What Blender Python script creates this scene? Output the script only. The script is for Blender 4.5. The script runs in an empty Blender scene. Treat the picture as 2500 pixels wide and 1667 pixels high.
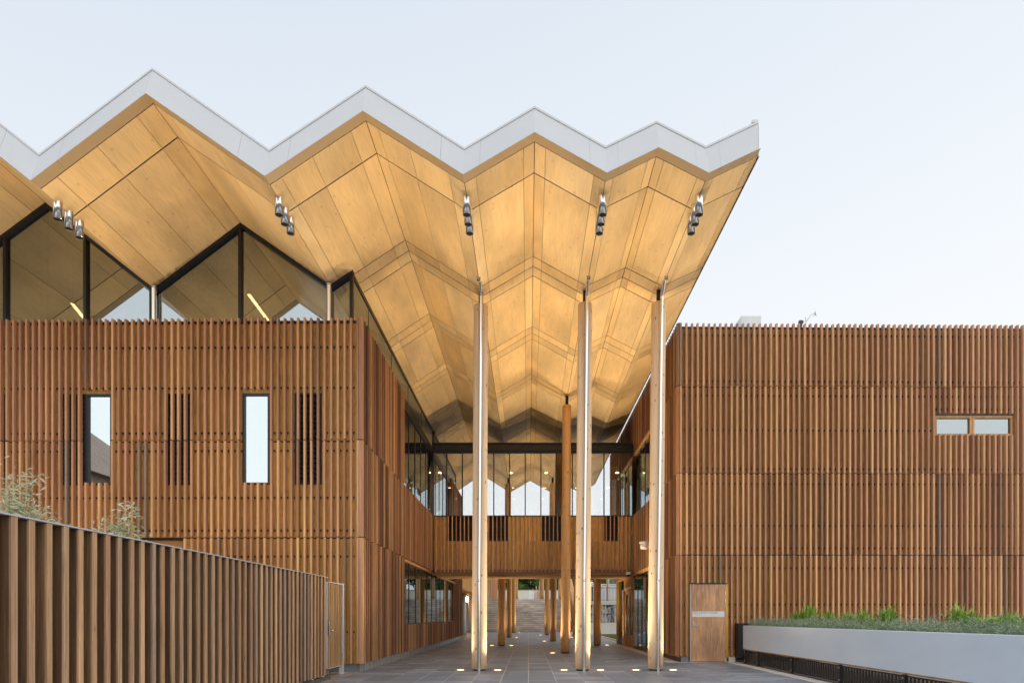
import bpy, math, random
from mathutils import Vector, Matrix
R = math.radians
random.seed(7)
sc = bpy.context.scene
COL = sc.collection

# ------------------------------------------------------------------ camera
CAMZ = 1.3
cam_d = bpy.data.cameras.new("camera")
cam = bpy.data.objects.new("camera", cam_d); COL.objects.link(cam)
cam.location = (0, 0, CAMZ); cam.rotation_euler = (R(90), 0, 0)
cam_d.sensor_fit = 'HORIZONTAL'; cam_d.sensor_width = 36.0; cam_d.lens = 21.6
cam_d.shift_x = -0.016; cam_d.shift_y = 0.2686
cam_d.clip_start = 0.1; cam_d.clip_end = 1500
sc.camera = cam

# ------------------------------------------------------------------ sky, sun, exposure
SUN_EL, SUN_AZ = 40, 26           # veiled sun behind the camera, to its right; thin high cloud
world = bpy.data.worlds.new("World"); sc.world = world; world.use_nodes = True
wn = world.node_tree; wn.nodes.clear()
def wnode(t, **k):
    n = wn.nodes.new(t)
    for a, b in k.items(): setattr(n, a, b)
    return n
sky = wnode('ShaderNodeTexSky', sky_type='NISHITA'); sky.sun_disc = False
sky.sun_elevation = R(SUN_EL); sky.sun_rotation = R(180 + SUN_AZ)
sky.air_density = 1.0; sky.dust_density = 1.0; sky.ozone_density = 1.0
skys = wnode('ShaderNodeVectorMath', operation='SCALE'); skys.inputs['Scale'].default_value = 0.03
tc = wnode('ShaderNodeTexCoord'); sep = wnode('ShaderNodeSeparateXYZ')
wn.links.new(tc.outputs['Generated'], sep.inputs[0])
ramp = wnode('ShaderNodeValToRGB')
cr = ramp.color_ramp
cr.elements[0].position = 0.0; cr.elements[0].color = (0.93, 0.94, 0.94, 1)
cr.elements[1].position = 1.0; cr.elements[1].color = (0.50, 0.61, 0.77, 1)
e = cr.elements.new(0.35); e.color = (0.83, 0.865, 0.905, 1)
e = cr.elements.new(0.70); e.color = (0.695, 0.755, 0.83, 1)
# the sky is a little brighter to the right (+X) of the building
mx = wnode('ShaderNodeMath', operation='MULTIPLY_ADD'); mx.inputs[1].default_value = -0.20; mx.inputs[2].default_value = 0.0
wn.links.new(sep.outputs['X'], mx.inputs[0])
ad = wnode('ShaderNodeMath', operation='ADD')
wn.links.new(sep.outputs['Z'], ad.inputs[0]); wn.links.new(mx.outputs[0], ad.inputs[1])
wn.links.new(ad.outputs[0], ramp.inputs['Fac'])
wn.links.new(sky.outputs[0], skys.inputs[0])
veil = wnode('ShaderNodeMixRGB'); veil.inputs['Fac'].default_value = 0.88
wn.links.new(skys.outputs[0], veil.inputs['Color1']); wn.links.new(ramp.outputs[0], veil.inputs['Color2'])
bg = wnode('ShaderNodeBackground'); bg.inputs['Strength'].default_value = 1.0
wo = wnode('ShaderNodeOutputWorld')
wn.links.new(veil.outputs[0], bg.inputs['Color']); wn.links.new(bg.outputs[0], wo.inputs[0])

sun_d = bpy.data.lights.new("sun", 'SUN'); sun_d.energy = 1.5; sun_d.angle = R(150); sun_d.color = (1.0, 0.965, 0.92)
sun = bpy.data.objects.new("sun", sun_d); COL.objects.link(sun)
sun.location = (-20, -30, 30)
sun.rotation_euler = (R(90 - SUN_EL), 0, R(SUN_AZ))
sc.view_settings.view_transform = 'Standard'; sc.view_settings.look = 'None'
sc.view_settings.exposure = 0.30; sc.view_settings.gamma = 1.0; sc.view_settings.use_curve_mapping = False
UPLIGHT_W = 590.0

# ------------------------------------------------------------------ materials
def newmat(name):
    m = bpy.data.materials.new(name); m.use_nodes = True
    nt = m.node_tree; b = nt.nodes['Principled BSDF']
    return m, nt, b
def N(nt, t, **k):
    n = nt.nodes.new(t)
    for a, b in k.items(): setattr(n, a, b)
    return n
def ramp_node(nt, stops):
    r = N(nt, 'ShaderNodeValToRGB'); c = r.color_ramp
    while len(c.elements) > 1: c.elements.remove(c.elements[-1])
    c.elements[0].position, c.elements[0].color = stops[0][0], (*stops[0][1], 1)
    for p, col in stops[1:]:
        e = c.elements.new(p); e.color = (*col, 1)
    return r
def rand_src(nt):
    """one random number per separate piece (object and mesh island)"""
    oi = N(nt, 'ShaderNodeObjectInfo'); ge = N(nt, 'ShaderNodeNewGeometry')
    a = N(nt, 'ShaderNodeMath', operation='ADD'); f = N(nt, 'ShaderNodeMath', operation='FRACT')
    nt.links.new(oi.outputs['Random'], a.inputs[0]); nt.links.new(ge.outputs['Random Per Island'], a.inputs[1])
    nt.links.new(a.outputs[0], f.inputs[0])
    return f.outputs[0]
def wood(name, stops, grain=(70, 70, 1.6), dark=0.55, rough=0.6, knots=0.0, bump=0.15, coord='Object', grain2=None, distort=0.6, checks=0.0, shift=True, kscale=(8, 8, 3.4)):
    m, nt, b = newmat(name); L = nt.links.new
    rnd = rand_src(nt)
    base = ramp_node(nt, stops); base.color_ramp.interpolation = 'LINEAR'
    L(rnd, base.inputs['Fac'])
    t = N(nt, 'ShaderNodeTexCoord')
    off = N(nt, 'ShaderNodeCombineXYZ')
    if shift:
        mul = N(nt, 'ShaderNodeMath', operation='MULTIPLY'); mul.inputs[1].default_value = 57.0
        L(rnd, mul.inputs[0])
        for i in range(3): L(mul.outputs[0], off.inputs[i])
    add = N(nt, 'ShaderNodeVectorMath', operation='ADD')
    L(t.outputs[coord], add.inputs[0]); L(off.outputs[0], add.inputs[1])
    mp = N(nt, 'ShaderNodeMapping'); mp.inputs['Scale'].default_value = grain
    L(add.outputs[0], mp.inputs['Vector'])
    n1 = N(nt, 'ShaderNodeTexNoise'); n1.inputs['Scale'].default_value = 1.0; n1.inputs['Detail'].default_value = 6; n1.inputs['Roughness'].default_value = 0.65; n1.inputs['Distortion'].default_value = distort
    L(mp.outputs[0], n1.inputs['Vector'])
    r1 = ramp_node(nt, [(0.30, (dark,) * 3), (0.62, (1.12,) * 3)])
    L(n1.outputs['Fac'], r1.inputs['Fac'])
    mixm = N(nt, 'ShaderNodeMixRGB', blend_type='MULTIPLY'); mixm.inputs['Fac'].default_value = 1
    L(base.outputs[0], mixm.inputs['Color1']); L(r1.outputs[0], mixm.inputs['Color2'])
    # broad tonal drift
    mp2 = N(nt, 'ShaderNodeMapping'); mp2.inputs['Scale'].default_value = grain2 or tuple(g * 0.12 for g in grain)
    L(add.outputs[0], mp2.inputs['Vector'])
    n2 = N(nt, 'ShaderNodeTexNoise'); n2.inputs['Detail'].default_value = 3; n2.inputs['Scale'].default_value = 1.0
    L(mp2.outputs[0], n2.inputs['Vector'])
    r2 = ramp_node(nt, [(0.3, (0.74, 0.72, 0.70)), (0.7, (1.16, 1.12, 1.06))])
    L(n2.outputs['Fac'], r2.inputs['Fac'])
    mix2 = N(nt, 'ShaderNodeMixRGB', blend_type='MULTIPLY'); mix2.inputs['Fac'].default_value = 1
    L(mixm.outputs[0], mix2.inputs['Color1']); L(r2.outputs[0], mix2.inputs['Color2'])
    out = mix2.outputs[0]
    if knots > 0:
        mp3 = N(nt, 'ShaderNodeMapping'); mp3.inputs['Scale'].default_value = kscale
        L(add.outputs[0], mp3.inputs['Vector'])
        v = N(nt, 'ShaderNodeTexVoronoi'); v.inputs['Scale'].default_value = 1.0
        L(mp3.outputs[0], v.inputs['Vector'])
        r3 = ramp_node(nt, [(0.05, (1, 1, 1)), (0.17, (0, 0, 0))])
        L(v.outputs['Distance'], r3.inputs['Fac'])
        k = N(nt, 'ShaderNodeMath', operation='MULTIPLY'); k.inputs[1].default_value = knots
        L(r3.outputs[0], k.inputs[0])
        mk = N(nt, 'ShaderNodeMixRGB'); L(k.outputs[0], mk.inputs['Fac'])
        L(out, mk.inputs['Color1']); mk.inputs['Color2'].default_value = (0.10, 0.045, 0.018, 1)
        out = mk.outputs[0]
    if checks > 0:
        mp4 = N(nt, 'ShaderNodeMapping'); mp4.inputs['Scale'].default_value = (30, 30, 1.1)
        L(add.outputs[0], mp4.inputs['Vector'])
        n4 = N(nt, 'ShaderNodeTexNoise'); n4.inputs['Scale'].default_value = 1.0; n4.inputs['Detail'].default_value = 3; n4.inputs['Distortion'].default_value = 1.5
        L(mp4.outputs[0], n4.inputs['Vector'])
        r4 = ramp_node(nt, [(0.70, (0, 0, 0)), (0.735, (1, 1, 1))]); L(n4.outputs['Fac'], r4.inputs['Fac'])
        k4 = N(nt, 'ShaderNodeMath', operation='MULTIPLY'); k4.inputs[1].default_value = checks; L(r4.outputs[0], k4.inputs[0])
        mk = N(nt, 'ShaderNodeMixRGB'); L(k4.outputs[0], mk.inputs['Fac']); L(out, mk.inputs['Color1']); mk.inputs['Color2'].default_value = (0.02, 0.012, 0.01, 1)
        out = mk.outputs[0]
    L(out, b.inputs['Base Color'])
    b.inputs['Roughness'].default_value = rough
    b.inputs['Specular IOR Level'].default_value = 0.3
    bp = N(nt, 'ShaderNodeBump'); bp.inputs['Strength'].default_value = bump; bp.inputs['Distance'].default_value = 0.004
    L(n1.outputs['Fac'], bp.inputs['Height']); L(bp.outputs[0], b.inputs['Normal'])
    return m
def plain(name, col, rough=0.6, metal=0.0, noise=None, amp=0.15, spec=0.4, bump=0.0, aniso=None):
    m, nt, b = newmat(name); L = nt.links.new
    b.inputs['Roughness'].default_value = rough; b.inputs['Metallic'].default_value = metal
    b.inputs['Specular IOR Level'].default_value = spec
    b.inputs['Base Color'].default_value = (*col, 1)
    if noise:
        t = N(nt, 'ShaderNodeTexCoord'); mp = N(nt, 'ShaderNodeMapping')
        mp.inputs['Scale'].default_value = noise if isinstance(noise, tuple) else (noise,) * 3
        L(t.outputs['Object'], mp.inputs['Vector'])
        n = N(nt, 'ShaderNodeTexNoise'); n.inputs['Scale'].default_value = 1; n.inputs['Detail'].default_value = 7; n.inputs['Roughness'].default_value = 0.6
        L(mp.outputs[0], n.inputs['Vector'])
        r = ramp_node(nt, [(0.28, tuple(c * (1 - amp) for c in col)), (0.72, tuple(min(1, c * (1 + amp)) for c in col))])
        L(n.outputs['Fac'], r.inputs['Fac']); L(r.outputs[0], b.inputs['Base Color'])
        if bump:
            bp = N(nt, 'ShaderNodeBump'); bp.inputs['Strength'].default_value = bump; bp.inputs['Distance'].default_value = 0.01
            L(n.outputs['Fac'], bp.inputs['Height']); L(bp.outputs[0], b.inputs['Normal'])
    return m
def emit(name, col, s):
    m, nt, b = newmat(name)
    b.inputs['Base Color'].default_value = (*col, 1)
    b.inputs['Emission Color'].default_value = (*col, 1); b.inputs['Emission Strength'].default_value = s
    return m
def glass(name, refl=0.3, tint=(0.72, 0.78, 0.78), gcol=(0.72, 0.80, 0.84)):
    """thin coated pane: part mirror, part see-through; more mirror at grazing angles"""
    m = bpy.data.materials.new(name); m.use_nodes = True; nt = m.node_tree; nt.nodes.clear(); L = nt.links.new
    o = N(nt, 'ShaderNodeOutputMaterial'); mix = N(nt, 'ShaderNodeMixShader')
    tr = N(nt, 'ShaderNodeBsdfTransparent'); tr.inputs[0].default_value = (*tint, 1)
    gl = N(nt, 'ShaderNodeBsdfGlossy'); gl.inputs['Roughness'].default_value = 0.0; gl.inputs['Color'].default_value = (*gcol, 1)
    lw = N(nt, 'ShaderNodeLayerWeight'); lw.inputs['Blend'].default_value = 0.25
    mr = N(nt, 'ShaderNodeMapRange'); mr.inputs['To Min'].default_value = refl; mr.inputs['To Max'].default_value = 0.95
    L(lw.outputs['Fresnel'], mr.inputs['Value']); L(mr.outputs[0], mix.inputs['Fac'])
    L(tr.outputs[0], mix.inputs[1]); L(gl.outputs[0], mix.inputs[2]); L(mix.outputs[0], o.inputs[0])
    return m

BAT = [(0.0, (0.46, 0.235, 0.125)), (0.14, (0.56, 0.30, 0.175)), (0.28, (0.62, 0.345, 0.20)), (0.42, (0.68, 0.40, 0.21)), (0.52, (0.42, 0.205, 0.12)),
       (0.66, (0.60, 0.32, 0.20)), (0.82, (0.72, 0.43, 0.23)), (0.90, (0.50, 0.26, 0.16)), (0.96, (0.32, 0.185, 0.125)), (1.0, (0.30, 0.225, 0.18))]
M = {}
M['batten'] = wood('batten_timber', BAT, grain=(90, 90, 2.2), dark=0.66, rough=0.55, checks=0.5)
M['batten_shade_striped'] = wood('shade_striped_batten_timber', [(0, (0.16, 0.075, 0.045)), (0.12, (0.50, 0.27, 0.13)), (0.24, (0.13, 0.065, 0.045)), (0.38, (0.40, 0.19, 0.10)), (0.5, (0.60, 0.34, 0.15)), (0.62, (0.15, 0.075, 0.05)), (0.74, (0.34, 0.16, 0.09)), (0.86, (0.14, 0.07, 0.045)), (1, (0.58, 0.33, 0.15))], grain=(90, 90, 2.2), dark=0.66, rough=0.55, checks=0.3)  # red-brown timber; near-black tones paint in the shade between side-wall battens
M['fence_lit'] = wood('lit_fence_timber', [(0, (0.46, 0.27, 0.145)), (0.25, (0.62, 0.38, 0.205)), (0.45, (0.48, 0.265, 0.155)), (0.65, (0.72, 0.47, 0.26)), (0.85, (0.38, 0.235, 0.155)), (1, (0.52, 0.39, 0.29))],
                       grain=(45, 45, 1.2), dark=0.5, rough=0.65, knots=0.0, bump=0.5, checks=0.9, distort=1.1)  # pale copy of the fence timber, colours the slat faces as lit
M['fence_shaded'] = wood('shaded_fence_timber', [(0, (0.20, 0.115, 0.06)), (0.3, (0.28, 0.165, 0.085)), (0.5, (0.17, 0.09, 0.05)), (0.8, (0.24, 0.145, 0.08)), (1, (0.14, 0.09, 0.06))], grain=(45, 45, 1.2), dark=0.5, rough=0.7, bump=0.5, checks=0.8, distort=1.1)  # dark copy of the fence timber, paints shade onto slat sides and gaps
M['ply_wall'] = wood('plywood_wall', [(0, (0.60, 0.34, 0.08)), (0.5, (0.66, 0.38, 0.09)), (1, (0.62, 0.345, 0.085))], grain=(9, 9, 1.0), dark=0.6, rough=0.4, distort=3.5, bump=0.05)
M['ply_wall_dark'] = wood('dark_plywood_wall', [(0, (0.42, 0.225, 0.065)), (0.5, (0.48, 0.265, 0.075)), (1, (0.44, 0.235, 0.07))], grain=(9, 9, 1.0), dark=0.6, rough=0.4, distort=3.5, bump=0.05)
M['soffit'] = wood('soffit_plywood', [(0, (0.78, 0.56, 0.29)), (0.2, (0.86, 0.645, 0.36)), (0.45, (0.80, 0.60, 0.34)), (0.65, (0.89, 0.66, 0.36)), (0.85, (0.88, 0.69, 0.43)), (1, (0.82, 0.60, 0.32))],
                   grain=(9, 0.9, 9), dark=0.95, rough=0.42, distort=2.6, bump=0.03, grain2=(0.9, 0.35, 0.9), knots=0.2, kscale=(4.5, 3.2, 4.5))
M['column'] = wood('column_log', [(0, (0.84, 0.65, 0.45)), (1, (0.80, 0.60, 0.40))], grain=(26, 26, 0.9), dark=0.86, rough=0.6, knots=0.95, distort=0.8, bump=0.1)
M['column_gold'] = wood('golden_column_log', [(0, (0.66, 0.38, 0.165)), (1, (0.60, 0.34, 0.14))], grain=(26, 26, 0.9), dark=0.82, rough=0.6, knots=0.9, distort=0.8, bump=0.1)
M['timber'] = wood('window_timber', [(0, (0.52, 0.29, 0.13)), (1, (0.58, 0.33, 0.15))], grain=(40, 40, 1.5), dark=0.75)
M['door'] = wood('door_veneer', [(0, (0.54, 0.31, 0.175)), (1, (0.54, 0.31, 0.175))], grain=(10, 10, 1.2), dark=0.6, rough=0.4, distort=1.6, bump=0.03, grain2=(2.4, 2.4, 1.4))
M['soffit_board'] = wood('soffit_board', [(0, (0.42, 0.22, 0.07)), (0.5, (0.50, 0.27, 0.09)), (1, (0.36, 0.18, 0.06))], grain=(1.5, 60, 60), dark=0.7)
M['fascia'] = plain('fascia_aluminium', (0.57, 0.575, 0.58), 0.38, 0.0, (0.8, 0.8, 0.8), 0.03)
M['cap'] = plain('fascia_cap', (0.66, 0.665, 0.67), 0.35)
M['trim'] = plain('eave_metal', (0.52, 0.385, 0.235), 0.35, 0.0, 1.2, 0.03)
M['black'] = plain('black_metal', (0.018, 0.019, 0.022), 0.4)
M['beam'] = plain('beam_metal', (0.035, 0.032, 0.03), 0.35, 0.3, 3, 0.3)
M['steel'] = plain('stainless_steel', (0.72, 0.70, 0.67), 0.16, 1.0, (60, 60, 1), 0.05)
M['steel_dull'] = plain('brushed_steel', (0.62, 0.62, 0.61), 0.4, 0.6, (4, 4, 60), 0.08)
M['galv'] = plain('galvanised_steel', (0.62, 0.64, 0.65), 0.45, 0.3, 20, 0.06)
M['concrete'] = plain('plinth_concrete', (0.30, 0.305, 0.30), 0.8, 0, (6, 6, 1.6), 0.35, bump=0.3)
M['granite'] = plain('granite', (0.17, 0.175, 0.18), 0.6, 0, 90, 0.4)
M['kerb'] = plain('kerb_concrete', (0.09, 0.095, 0.10), 0.7, 0, 12, 0.2)
M['planter'] = plain('planter_render', (0.64, 0.74, 0.84), 0.75, 0, (2.2, 1.1, 2.6), 0.035, bump=0.05)
M['white'] = plain('white_render', (0.74, 0.75, 0.72), 0.8, 0, (1.3, 1.3, 0.8), 0.07)
M['cream'] = plain('cream_wall', (0.66, 0.62, 0.50), 0.8, 0, 1.0, 0.08)
M['joint'] = plain('dark_backing', (0.014, 0.010, 0.008), 0.9)
M['strip'] = plain('joint_strip', (0.74, 0.56, 0.30), 0.5)
M['roof'] = plain('roof_sheet', (0.35, 0.36, 0.38), 0.5)
M['grout'] = plain('paver_grout', (0.62, 0.61, 0.58), 0.9, 0, 8, 0.2)
M['asphalt'] = plain('ground_soil', (0.10, 0.10, 0.095), 0.9, 0, 2, 0.3)
M['lawn'] = plain('grass_base', (0.10, 0.14, 0.035), 0.9, 0, 9, 0.35)
M['grass'] = plain('grass_blade', (0.16, 0.22, 0.05), 0.7, 0, 3, 0.3)
M['path'] = plain('path_concrete', (0.42, 0.42, 0.41), 0.8, 0, 3, 0.12)
M['plaster'] = plain('interior_plaster', (0.60, 0.54, 0.42), 0.7)
M['inner_floor'] = plain('interior_floor', (0.20, 0.18, 0.16), 0.5)
M['mural_frame'] = plain('mural_joint', (0.12, 0.12, 0.13), 0.6)
M['soil'] = plain('planter_soil', (0.34, 0.27, 0.19), 0.9, 0, 14, 0.4, bump=0.5)
M['glass'] = glass('window_glass', 0.40, (0.55, 0.57, 0.54))
M['glass_hi'] = glass('bright_window_glass', 0.60, (0.5, 0.55, 0.55), (0.84, 0.92, 0.94))
M['glass_low'] = glass('shopfront_glass', 0.30, (0.55, 0.60, 0.60))
M['glass_bridge'] = glass('bridge_glass', 0.48, (0.80, 0.79, 0.75), (0.84, 0.88, 0.92))
M['lamp'] = emit('warm_lamp', (1.0, 0.60, 0.26), 34.0)
M['lens'] = emit('uplight_lens', (1.0, 0.55, 0.20), 5.0)
M['tube'] = emit('linear_lamp', (1.0, 0.72, 0.36), 9.0)
M['exit'] = emit('exit_sign_face', (0.25, 0.8, 0.45), 1.2)
M['sign_ink'] = plain('sign_ink', (0.16, 0.17, 0.18), 0.6)
M['sensor'] = plain('sensor_plastic', (0.72, 0.72, 0.70), 0.4)
M['bark'] = plain('bark', (0.14, 0.11, 0.085), 0.9, 0, (12, 12, 2), 0.4)
M['stem'] = plain('stem', (0.22, 0.15, 0.09), 0.8)

def leafmat(name, stops, rough=0.55):
    m, nt, b = newmat(name); r = ramp_node(nt, stops); nt.links.new(rand_src(nt), r.inputs['Fac'])
    nt.links.new(r.outputs[0], b.inputs['Base Color']); b.inputs['Roughness'].default_value = rough
    tr = N(nt, 'ShaderNodeBsdfTranslucent'); nt.links.new(r.outputs[0], tr.inputs[0])
    mix = N(nt, 'ShaderNodeMixShader'); mix.inputs[0].default_value = 0.3
    nt.links.new(b.outputs[0], mix.inputs[1]); nt.links.new(tr.outputs[0], mix.inputs[2])
    nt.links.new(mix.outputs[0], nt.nodes['Material Output'].inputs[0])
    return m
M['leaf_dark'] = leafmat('tree_leaves', [(0, (0.05, 0.11, 0.025)), (0.5, (0.12, 0.21, 0.045)), (1, (0.24, 0.32, 0.09))])
M['leaf_pale'] = leafmat('shrub_leaves', [(0, (0.42, 0.47, 0.30)), (0.5, (0.56, 0.60, 0.42)), (1, (0.70, 0.70, 0.50))])
M['leaf_strap'] = leafmat('strap_leaves', [(0, (0.12, 0.27, 0.03)), (0.5, (0.22, 0.40, 0.05)), (1, (0.42, 0.56, 0.12))])
M['leaf_grey'] = leafmat('creeper_leaves', [(0, (0.14, 0.22, 0.13)), (0.5, (0.25, 0.34, 0.22)), (0.9, (0.42, 0.50, 0.36)), (1, (0.50, 0.40, 0.26))])

def tile_mat(name, stops, sc3=(1.1, 16, 1)):
    m, nt, b = newmat(name); L = nt.links.new
    rnd = rand_src(nt); r = ramp_node(nt, stops); L(rnd, r.inputs['Fac'])
    t = N(nt, 'ShaderNodeTexCoord'); ge = N(nt, 'ShaderNodeNewGeometry')
    mp = N(nt, 'ShaderNodeMapping'); mp.inputs['Scale'].default_value = sc3; L(ge.outputs['Position'], mp.inputs['Vector'])
    n = N(nt, 'ShaderNodeTexNoise'); n.inputs['Scale'].default_value = 1; n.inputs['Detail'].default_value = 5; L(mp.outputs[0], n.inputs['Vector'])
    r2 = ramp_node(nt, [(0.3, (0.72, 0.72, 0.73)), (0.7, (1.2, 1.2, 1.2))]); L(n.outputs['Fac'], r2.inputs['Fac'])
    mm = N(nt, 'ShaderNodeMixRGB', blend_type='MULTIPLY'); mm.inputs['Fac'].default_value = 1
    L(r.outputs[0], mm.inputs['Color1']); L(r2.outputs[0], mm.inputs['Color2']); L(mm.outputs[0], b.inputs['Base Color'])
    n5 = N(nt, 'ShaderNodeTexNoise'); n5.inputs['Scale'].default_value = 0.55; n5.inputs['Detail'].default_value = 6; L(ge.outputs['Position'], n5.inputs['Vector'])
    r5 = ramp_node(nt, [(0.34, (0.80, 0.79, 0.78)), (0.62, (1.08, 1.08, 1.08))]); L(n5.outputs['Fac'], r5.inputs['Fac'])
    m5 = N(nt, 'ShaderNodeMixRGB', blend_type='MULTIPLY'); m5.inputs['Fac'].default_value = 1
    L(mm.outputs[0], m5.inputs['Color1']); L(r5.outputs[0], m5.inputs['Color2']); L(m5.outputs[0], b.inputs['Base Color'])
    rr_ = N(nt, 'ShaderNodeMapRange'); rr_.inputs['To Min'].default_value = .34; rr_.inputs['To Max'].default_value = .6
    L(n5.outputs['Fac'], rr_.inputs['Value']); L(rr_.outputs[0], b.inputs['Roughness'])
    return m
M['tile'] = tile_mat('grey_paver', [(0, (0.17, 0.203, 0.25)), (0.3, (0.228, 0.268, 0.325)), (0.6, (0.20, 0.236, 0.285)), (0.85, (0.283, 0.33, 0.395)), (1, (0.33, 0.38, 0.45))])
M['tile_warm'] = tile_mat('pink_paver', [(0, (0.30, 0.22, 0.18)), (0.5, (0.38, 0.30, 0.25)), (1, (0.42, 0.36, 0.32))])
M['step'] = tile_mat('stair_stone', [(0, (0.56, 0.535, 0.50)), (0.5, (0.62, 0.59, 0.55)), (1, (0.67, 0.64, 0.60))])

# mural: plain black and white brushed panels
def mural():
    m, nt, b = newmat('mural_print'); L = nt.links.new
    t = N(nt, 'ShaderNodeTexCoord'); mp = N(nt, 'ShaderNodeMapping'); mp.inputs['Scale'].default_value = (7, 1, 0.8); L(t.outputs['Object'], mp.inputs['Vector'])
    n = N(nt, 'ShaderNodeTexNoise'); n.inputs['Scale'].default_value = 1; n.inputs['Detail'].default_value = 4; n.inputs['Distortion'].default_value = 0.8; L(mp.outputs[0], n.inputs['Vector'])
    mp2 = N(nt, 'ShaderNodeMapping'); mp2.inputs['Scale'].default_value = (1.2, 1, 1.6); L(t.outputs['Object'], mp2.inputs['Vector'])
    n2 = N(nt, 'ShaderNodeTexNoise'); n2.inputs['Scale'].default_value = 1; n2.inputs['Detail'].default_value = 3; n2.inputs['Distortion'].default_value = 1.2; L(mp2.outputs[0], n2.inputs['Vector'])
    a = N(nt, 'ShaderNodeMath', operation='ADD'); L(n.outputs['Fac'], a.inputs[0]); L(n2.outputs['Fac'], a.inputs[1])
    r = ramp_node(nt, [(0.80, (0.03, 0.03, 0.035)), (1.0, (0.32, 0.32, 0.34)), (1.0, (0.55, 0.55, 0.57))]); 
    h = N(nt, 'ShaderNodeMath', operation='MULTIPLY'); h.inputs[1].default_value = 0.95; L(a.outputs[0], h.inputs[0]); L(h.outputs[0], r.inputs['Fac'])
    r.color_ramp.elements[1].position = 0.93
    L(r.outputs[0], b.inputs['Base Color']); b.inputs['Roughness'].default_value = 0.7
    return m
M['mural'] = mural()

# ------------------------------------------------------------------ builders
LOC = {}
def thing(name, label, cat, loc, group=None, kind=None):
    o = bpy.data.objects.new(name, None); COL.objects.link(o); o.location = loc
    o.empty_display_size = 0.3
    LOC[o.name] = Vector(loc)
    if label: o['label'] = label
    if cat: o['category'] = cat
    if group: o['group'] = group
    if kind: o['kind'] = kind
    return o
def adopt(o, parent):
    """parent while keeping world coordinates (parents are only translated)"""
    if parent is not None:
        o.parent = parent
        o.matrix_parent_inverse = Matrix.Translation(-LOC[parent.name])
class MB:
    def __init__(s): s.v, s.f = [], []
    def box(s, x0, x1, y0, y1, z0, z1):
        n = len(s.v)
        s.v += [(x0, y0, z0), (x1, y0, z0), (x1, y1, z0), (x0, y1, z0), (x0, y0, z1), (x1, y0, z1), (x1, y1, z1), (x0, y1, z1)]
        s.f += [tuple(n + i for i in q) for q in ((0, 3, 2, 1), (4, 5, 6, 7), (0, 1, 5, 4), (1, 2, 6, 5), (2, 3, 7, 6), (3, 0, 4, 7))]
        return s
    def hexa(s, p):
        """8 corners: four of one face in order, then the four opposite them"""
        n = len(s.v); s.v += [tuple(q) for q in p]
        s.f += [tuple(n + i for i in q) for q in ((0, 3, 2, 1), (4, 5, 6, 7), (0, 1, 5, 4), (1, 2, 6, 5), (2, 3, 7, 6), (3, 0, 4, 7))]
        return s
    def beam(s, a, b, w, h, up=(0, 0, 1)):
        a, b = Vector(a), Vector(b); d = (b - a).normalized(); u = Vector(up)
        if abs(d.dot(u)) > 0.98: u = Vector((0, 1, 0))
        sx = d.cross(u).normalized() * (w / 2); uz = sx.normalized().cross(d).normalized() * (h / 2)
        return s.hexa([a - sx - uz, a + sx - uz, a + sx + uz, a - sx + uz, b - sx - uz, b + sx - uz, b + sx + uz, b - sx + uz])
    def tube(s, pts, r, seg=14, caps=True):
        pts = [Vector(p) for p in pts]; rings = []
        rr = r if isinstance(r, (list, tuple)) else [r] * len(pts)
        for i, p in enumerate(pts):
            d = (pts[min(i + 1, len(pts) - 1)] - pts[max(i - 1, 0)]).normalized()
            u = Vector((1, 0, 0)) if abs(d.x) < 0.9 else Vector((0, 1, 0))
            a = d.cross(u).normalized(); c = d.cross(a).normalized()
            n = len(s.v); rings.append(n)
            for k in range(seg):
                t = 2 * math.pi * k / seg
                s.v.append(tuple(p + a * (math.cos(t) * rr[i]) + c * (math.sin(t) * rr[i])))
        for i in range(len(rings) - 1):
            A, B = rings[i], rings[i + 1]
            for k in range(seg):
                s.f.append((A + k, A + (k + 1) % seg, B + (k + 1) % seg, B + k))
        if caps:
            s.f.append(tuple(rings[0] + k for k in reversed(range(seg)))); s.f.append(tuple(rings[-1] + k for k in range(seg)))
        return s
    def quad(s, a, b, c, d):
        n = len(s.v); s.v += [tuple(a), tuple(b), tuple(c), tuple(d)]; s.f.append((n, n + 1, n + 2, n + 3)); return s
    def tri(s, a, b, c):
        n = len(s.v); s.v += [tuple(a), tuple(b), tuple(c)]; s.f.append((n, n + 1, n + 2)); return s
    def mesh(s, name):
        me = bpy.data.meshes.new(name); me.from_pydata(s.v, [], s.f); me.update(); return me
    def build(s, name, mat, parent=None, label=None, cat=None, kind=None, smooth=False, group=None, bevel=0, origin=None):
        me = s.mesh(name)
        if origin is not None: me.transform(Matrix.Translation(-Vector(origin)))
        me.materials.append(mat)
        if smooth:
            for p in me.polygons: p.use_smooth = len(p.vertices) == 4
        o = bpy.data.objects.new(name, me); COL.objects.link(o)
        if origin is not None: o.location = origin
        if parent is not None: adopt(o, parent)
        LOC[o.name] = Vector(origin) if origin is not None else (Vector((0, 0, 0)))
        for k, v in (('label', label), ('category', cat), ('kind', kind), ('group', group)):
            if v: o[k] = v
        if bevel:
            md = o.modifiers.new('bevel', 'BEVEL'); md.width = bevel; md.segments = 2; md.limit_method = 'ANGLE'
        return o
def sub(o, parent):      # sub-part of a part (part keeps its own transform)
    o.parent = parent; o.matrix_parent_inverse = (Matrix.Translation(LOC[parent.name]) if LOC.get(parent.name) else Matrix()).inverted()
    if parent.parent is not None: o.matrix_parent_inverse = Matrix.Translation(-LOC[parent.name])
    return o
def inst(name, me, loc, parent, rotz=0.0):
    o = bpy.data.objects.new(name, me); COL.objects.link(o); o.location = loc
    if rotz: o.rotation_euler = (0, 0, rotz)
    adopt(o, parent); LOC[o.name] = Vector(loc); return o
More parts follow.
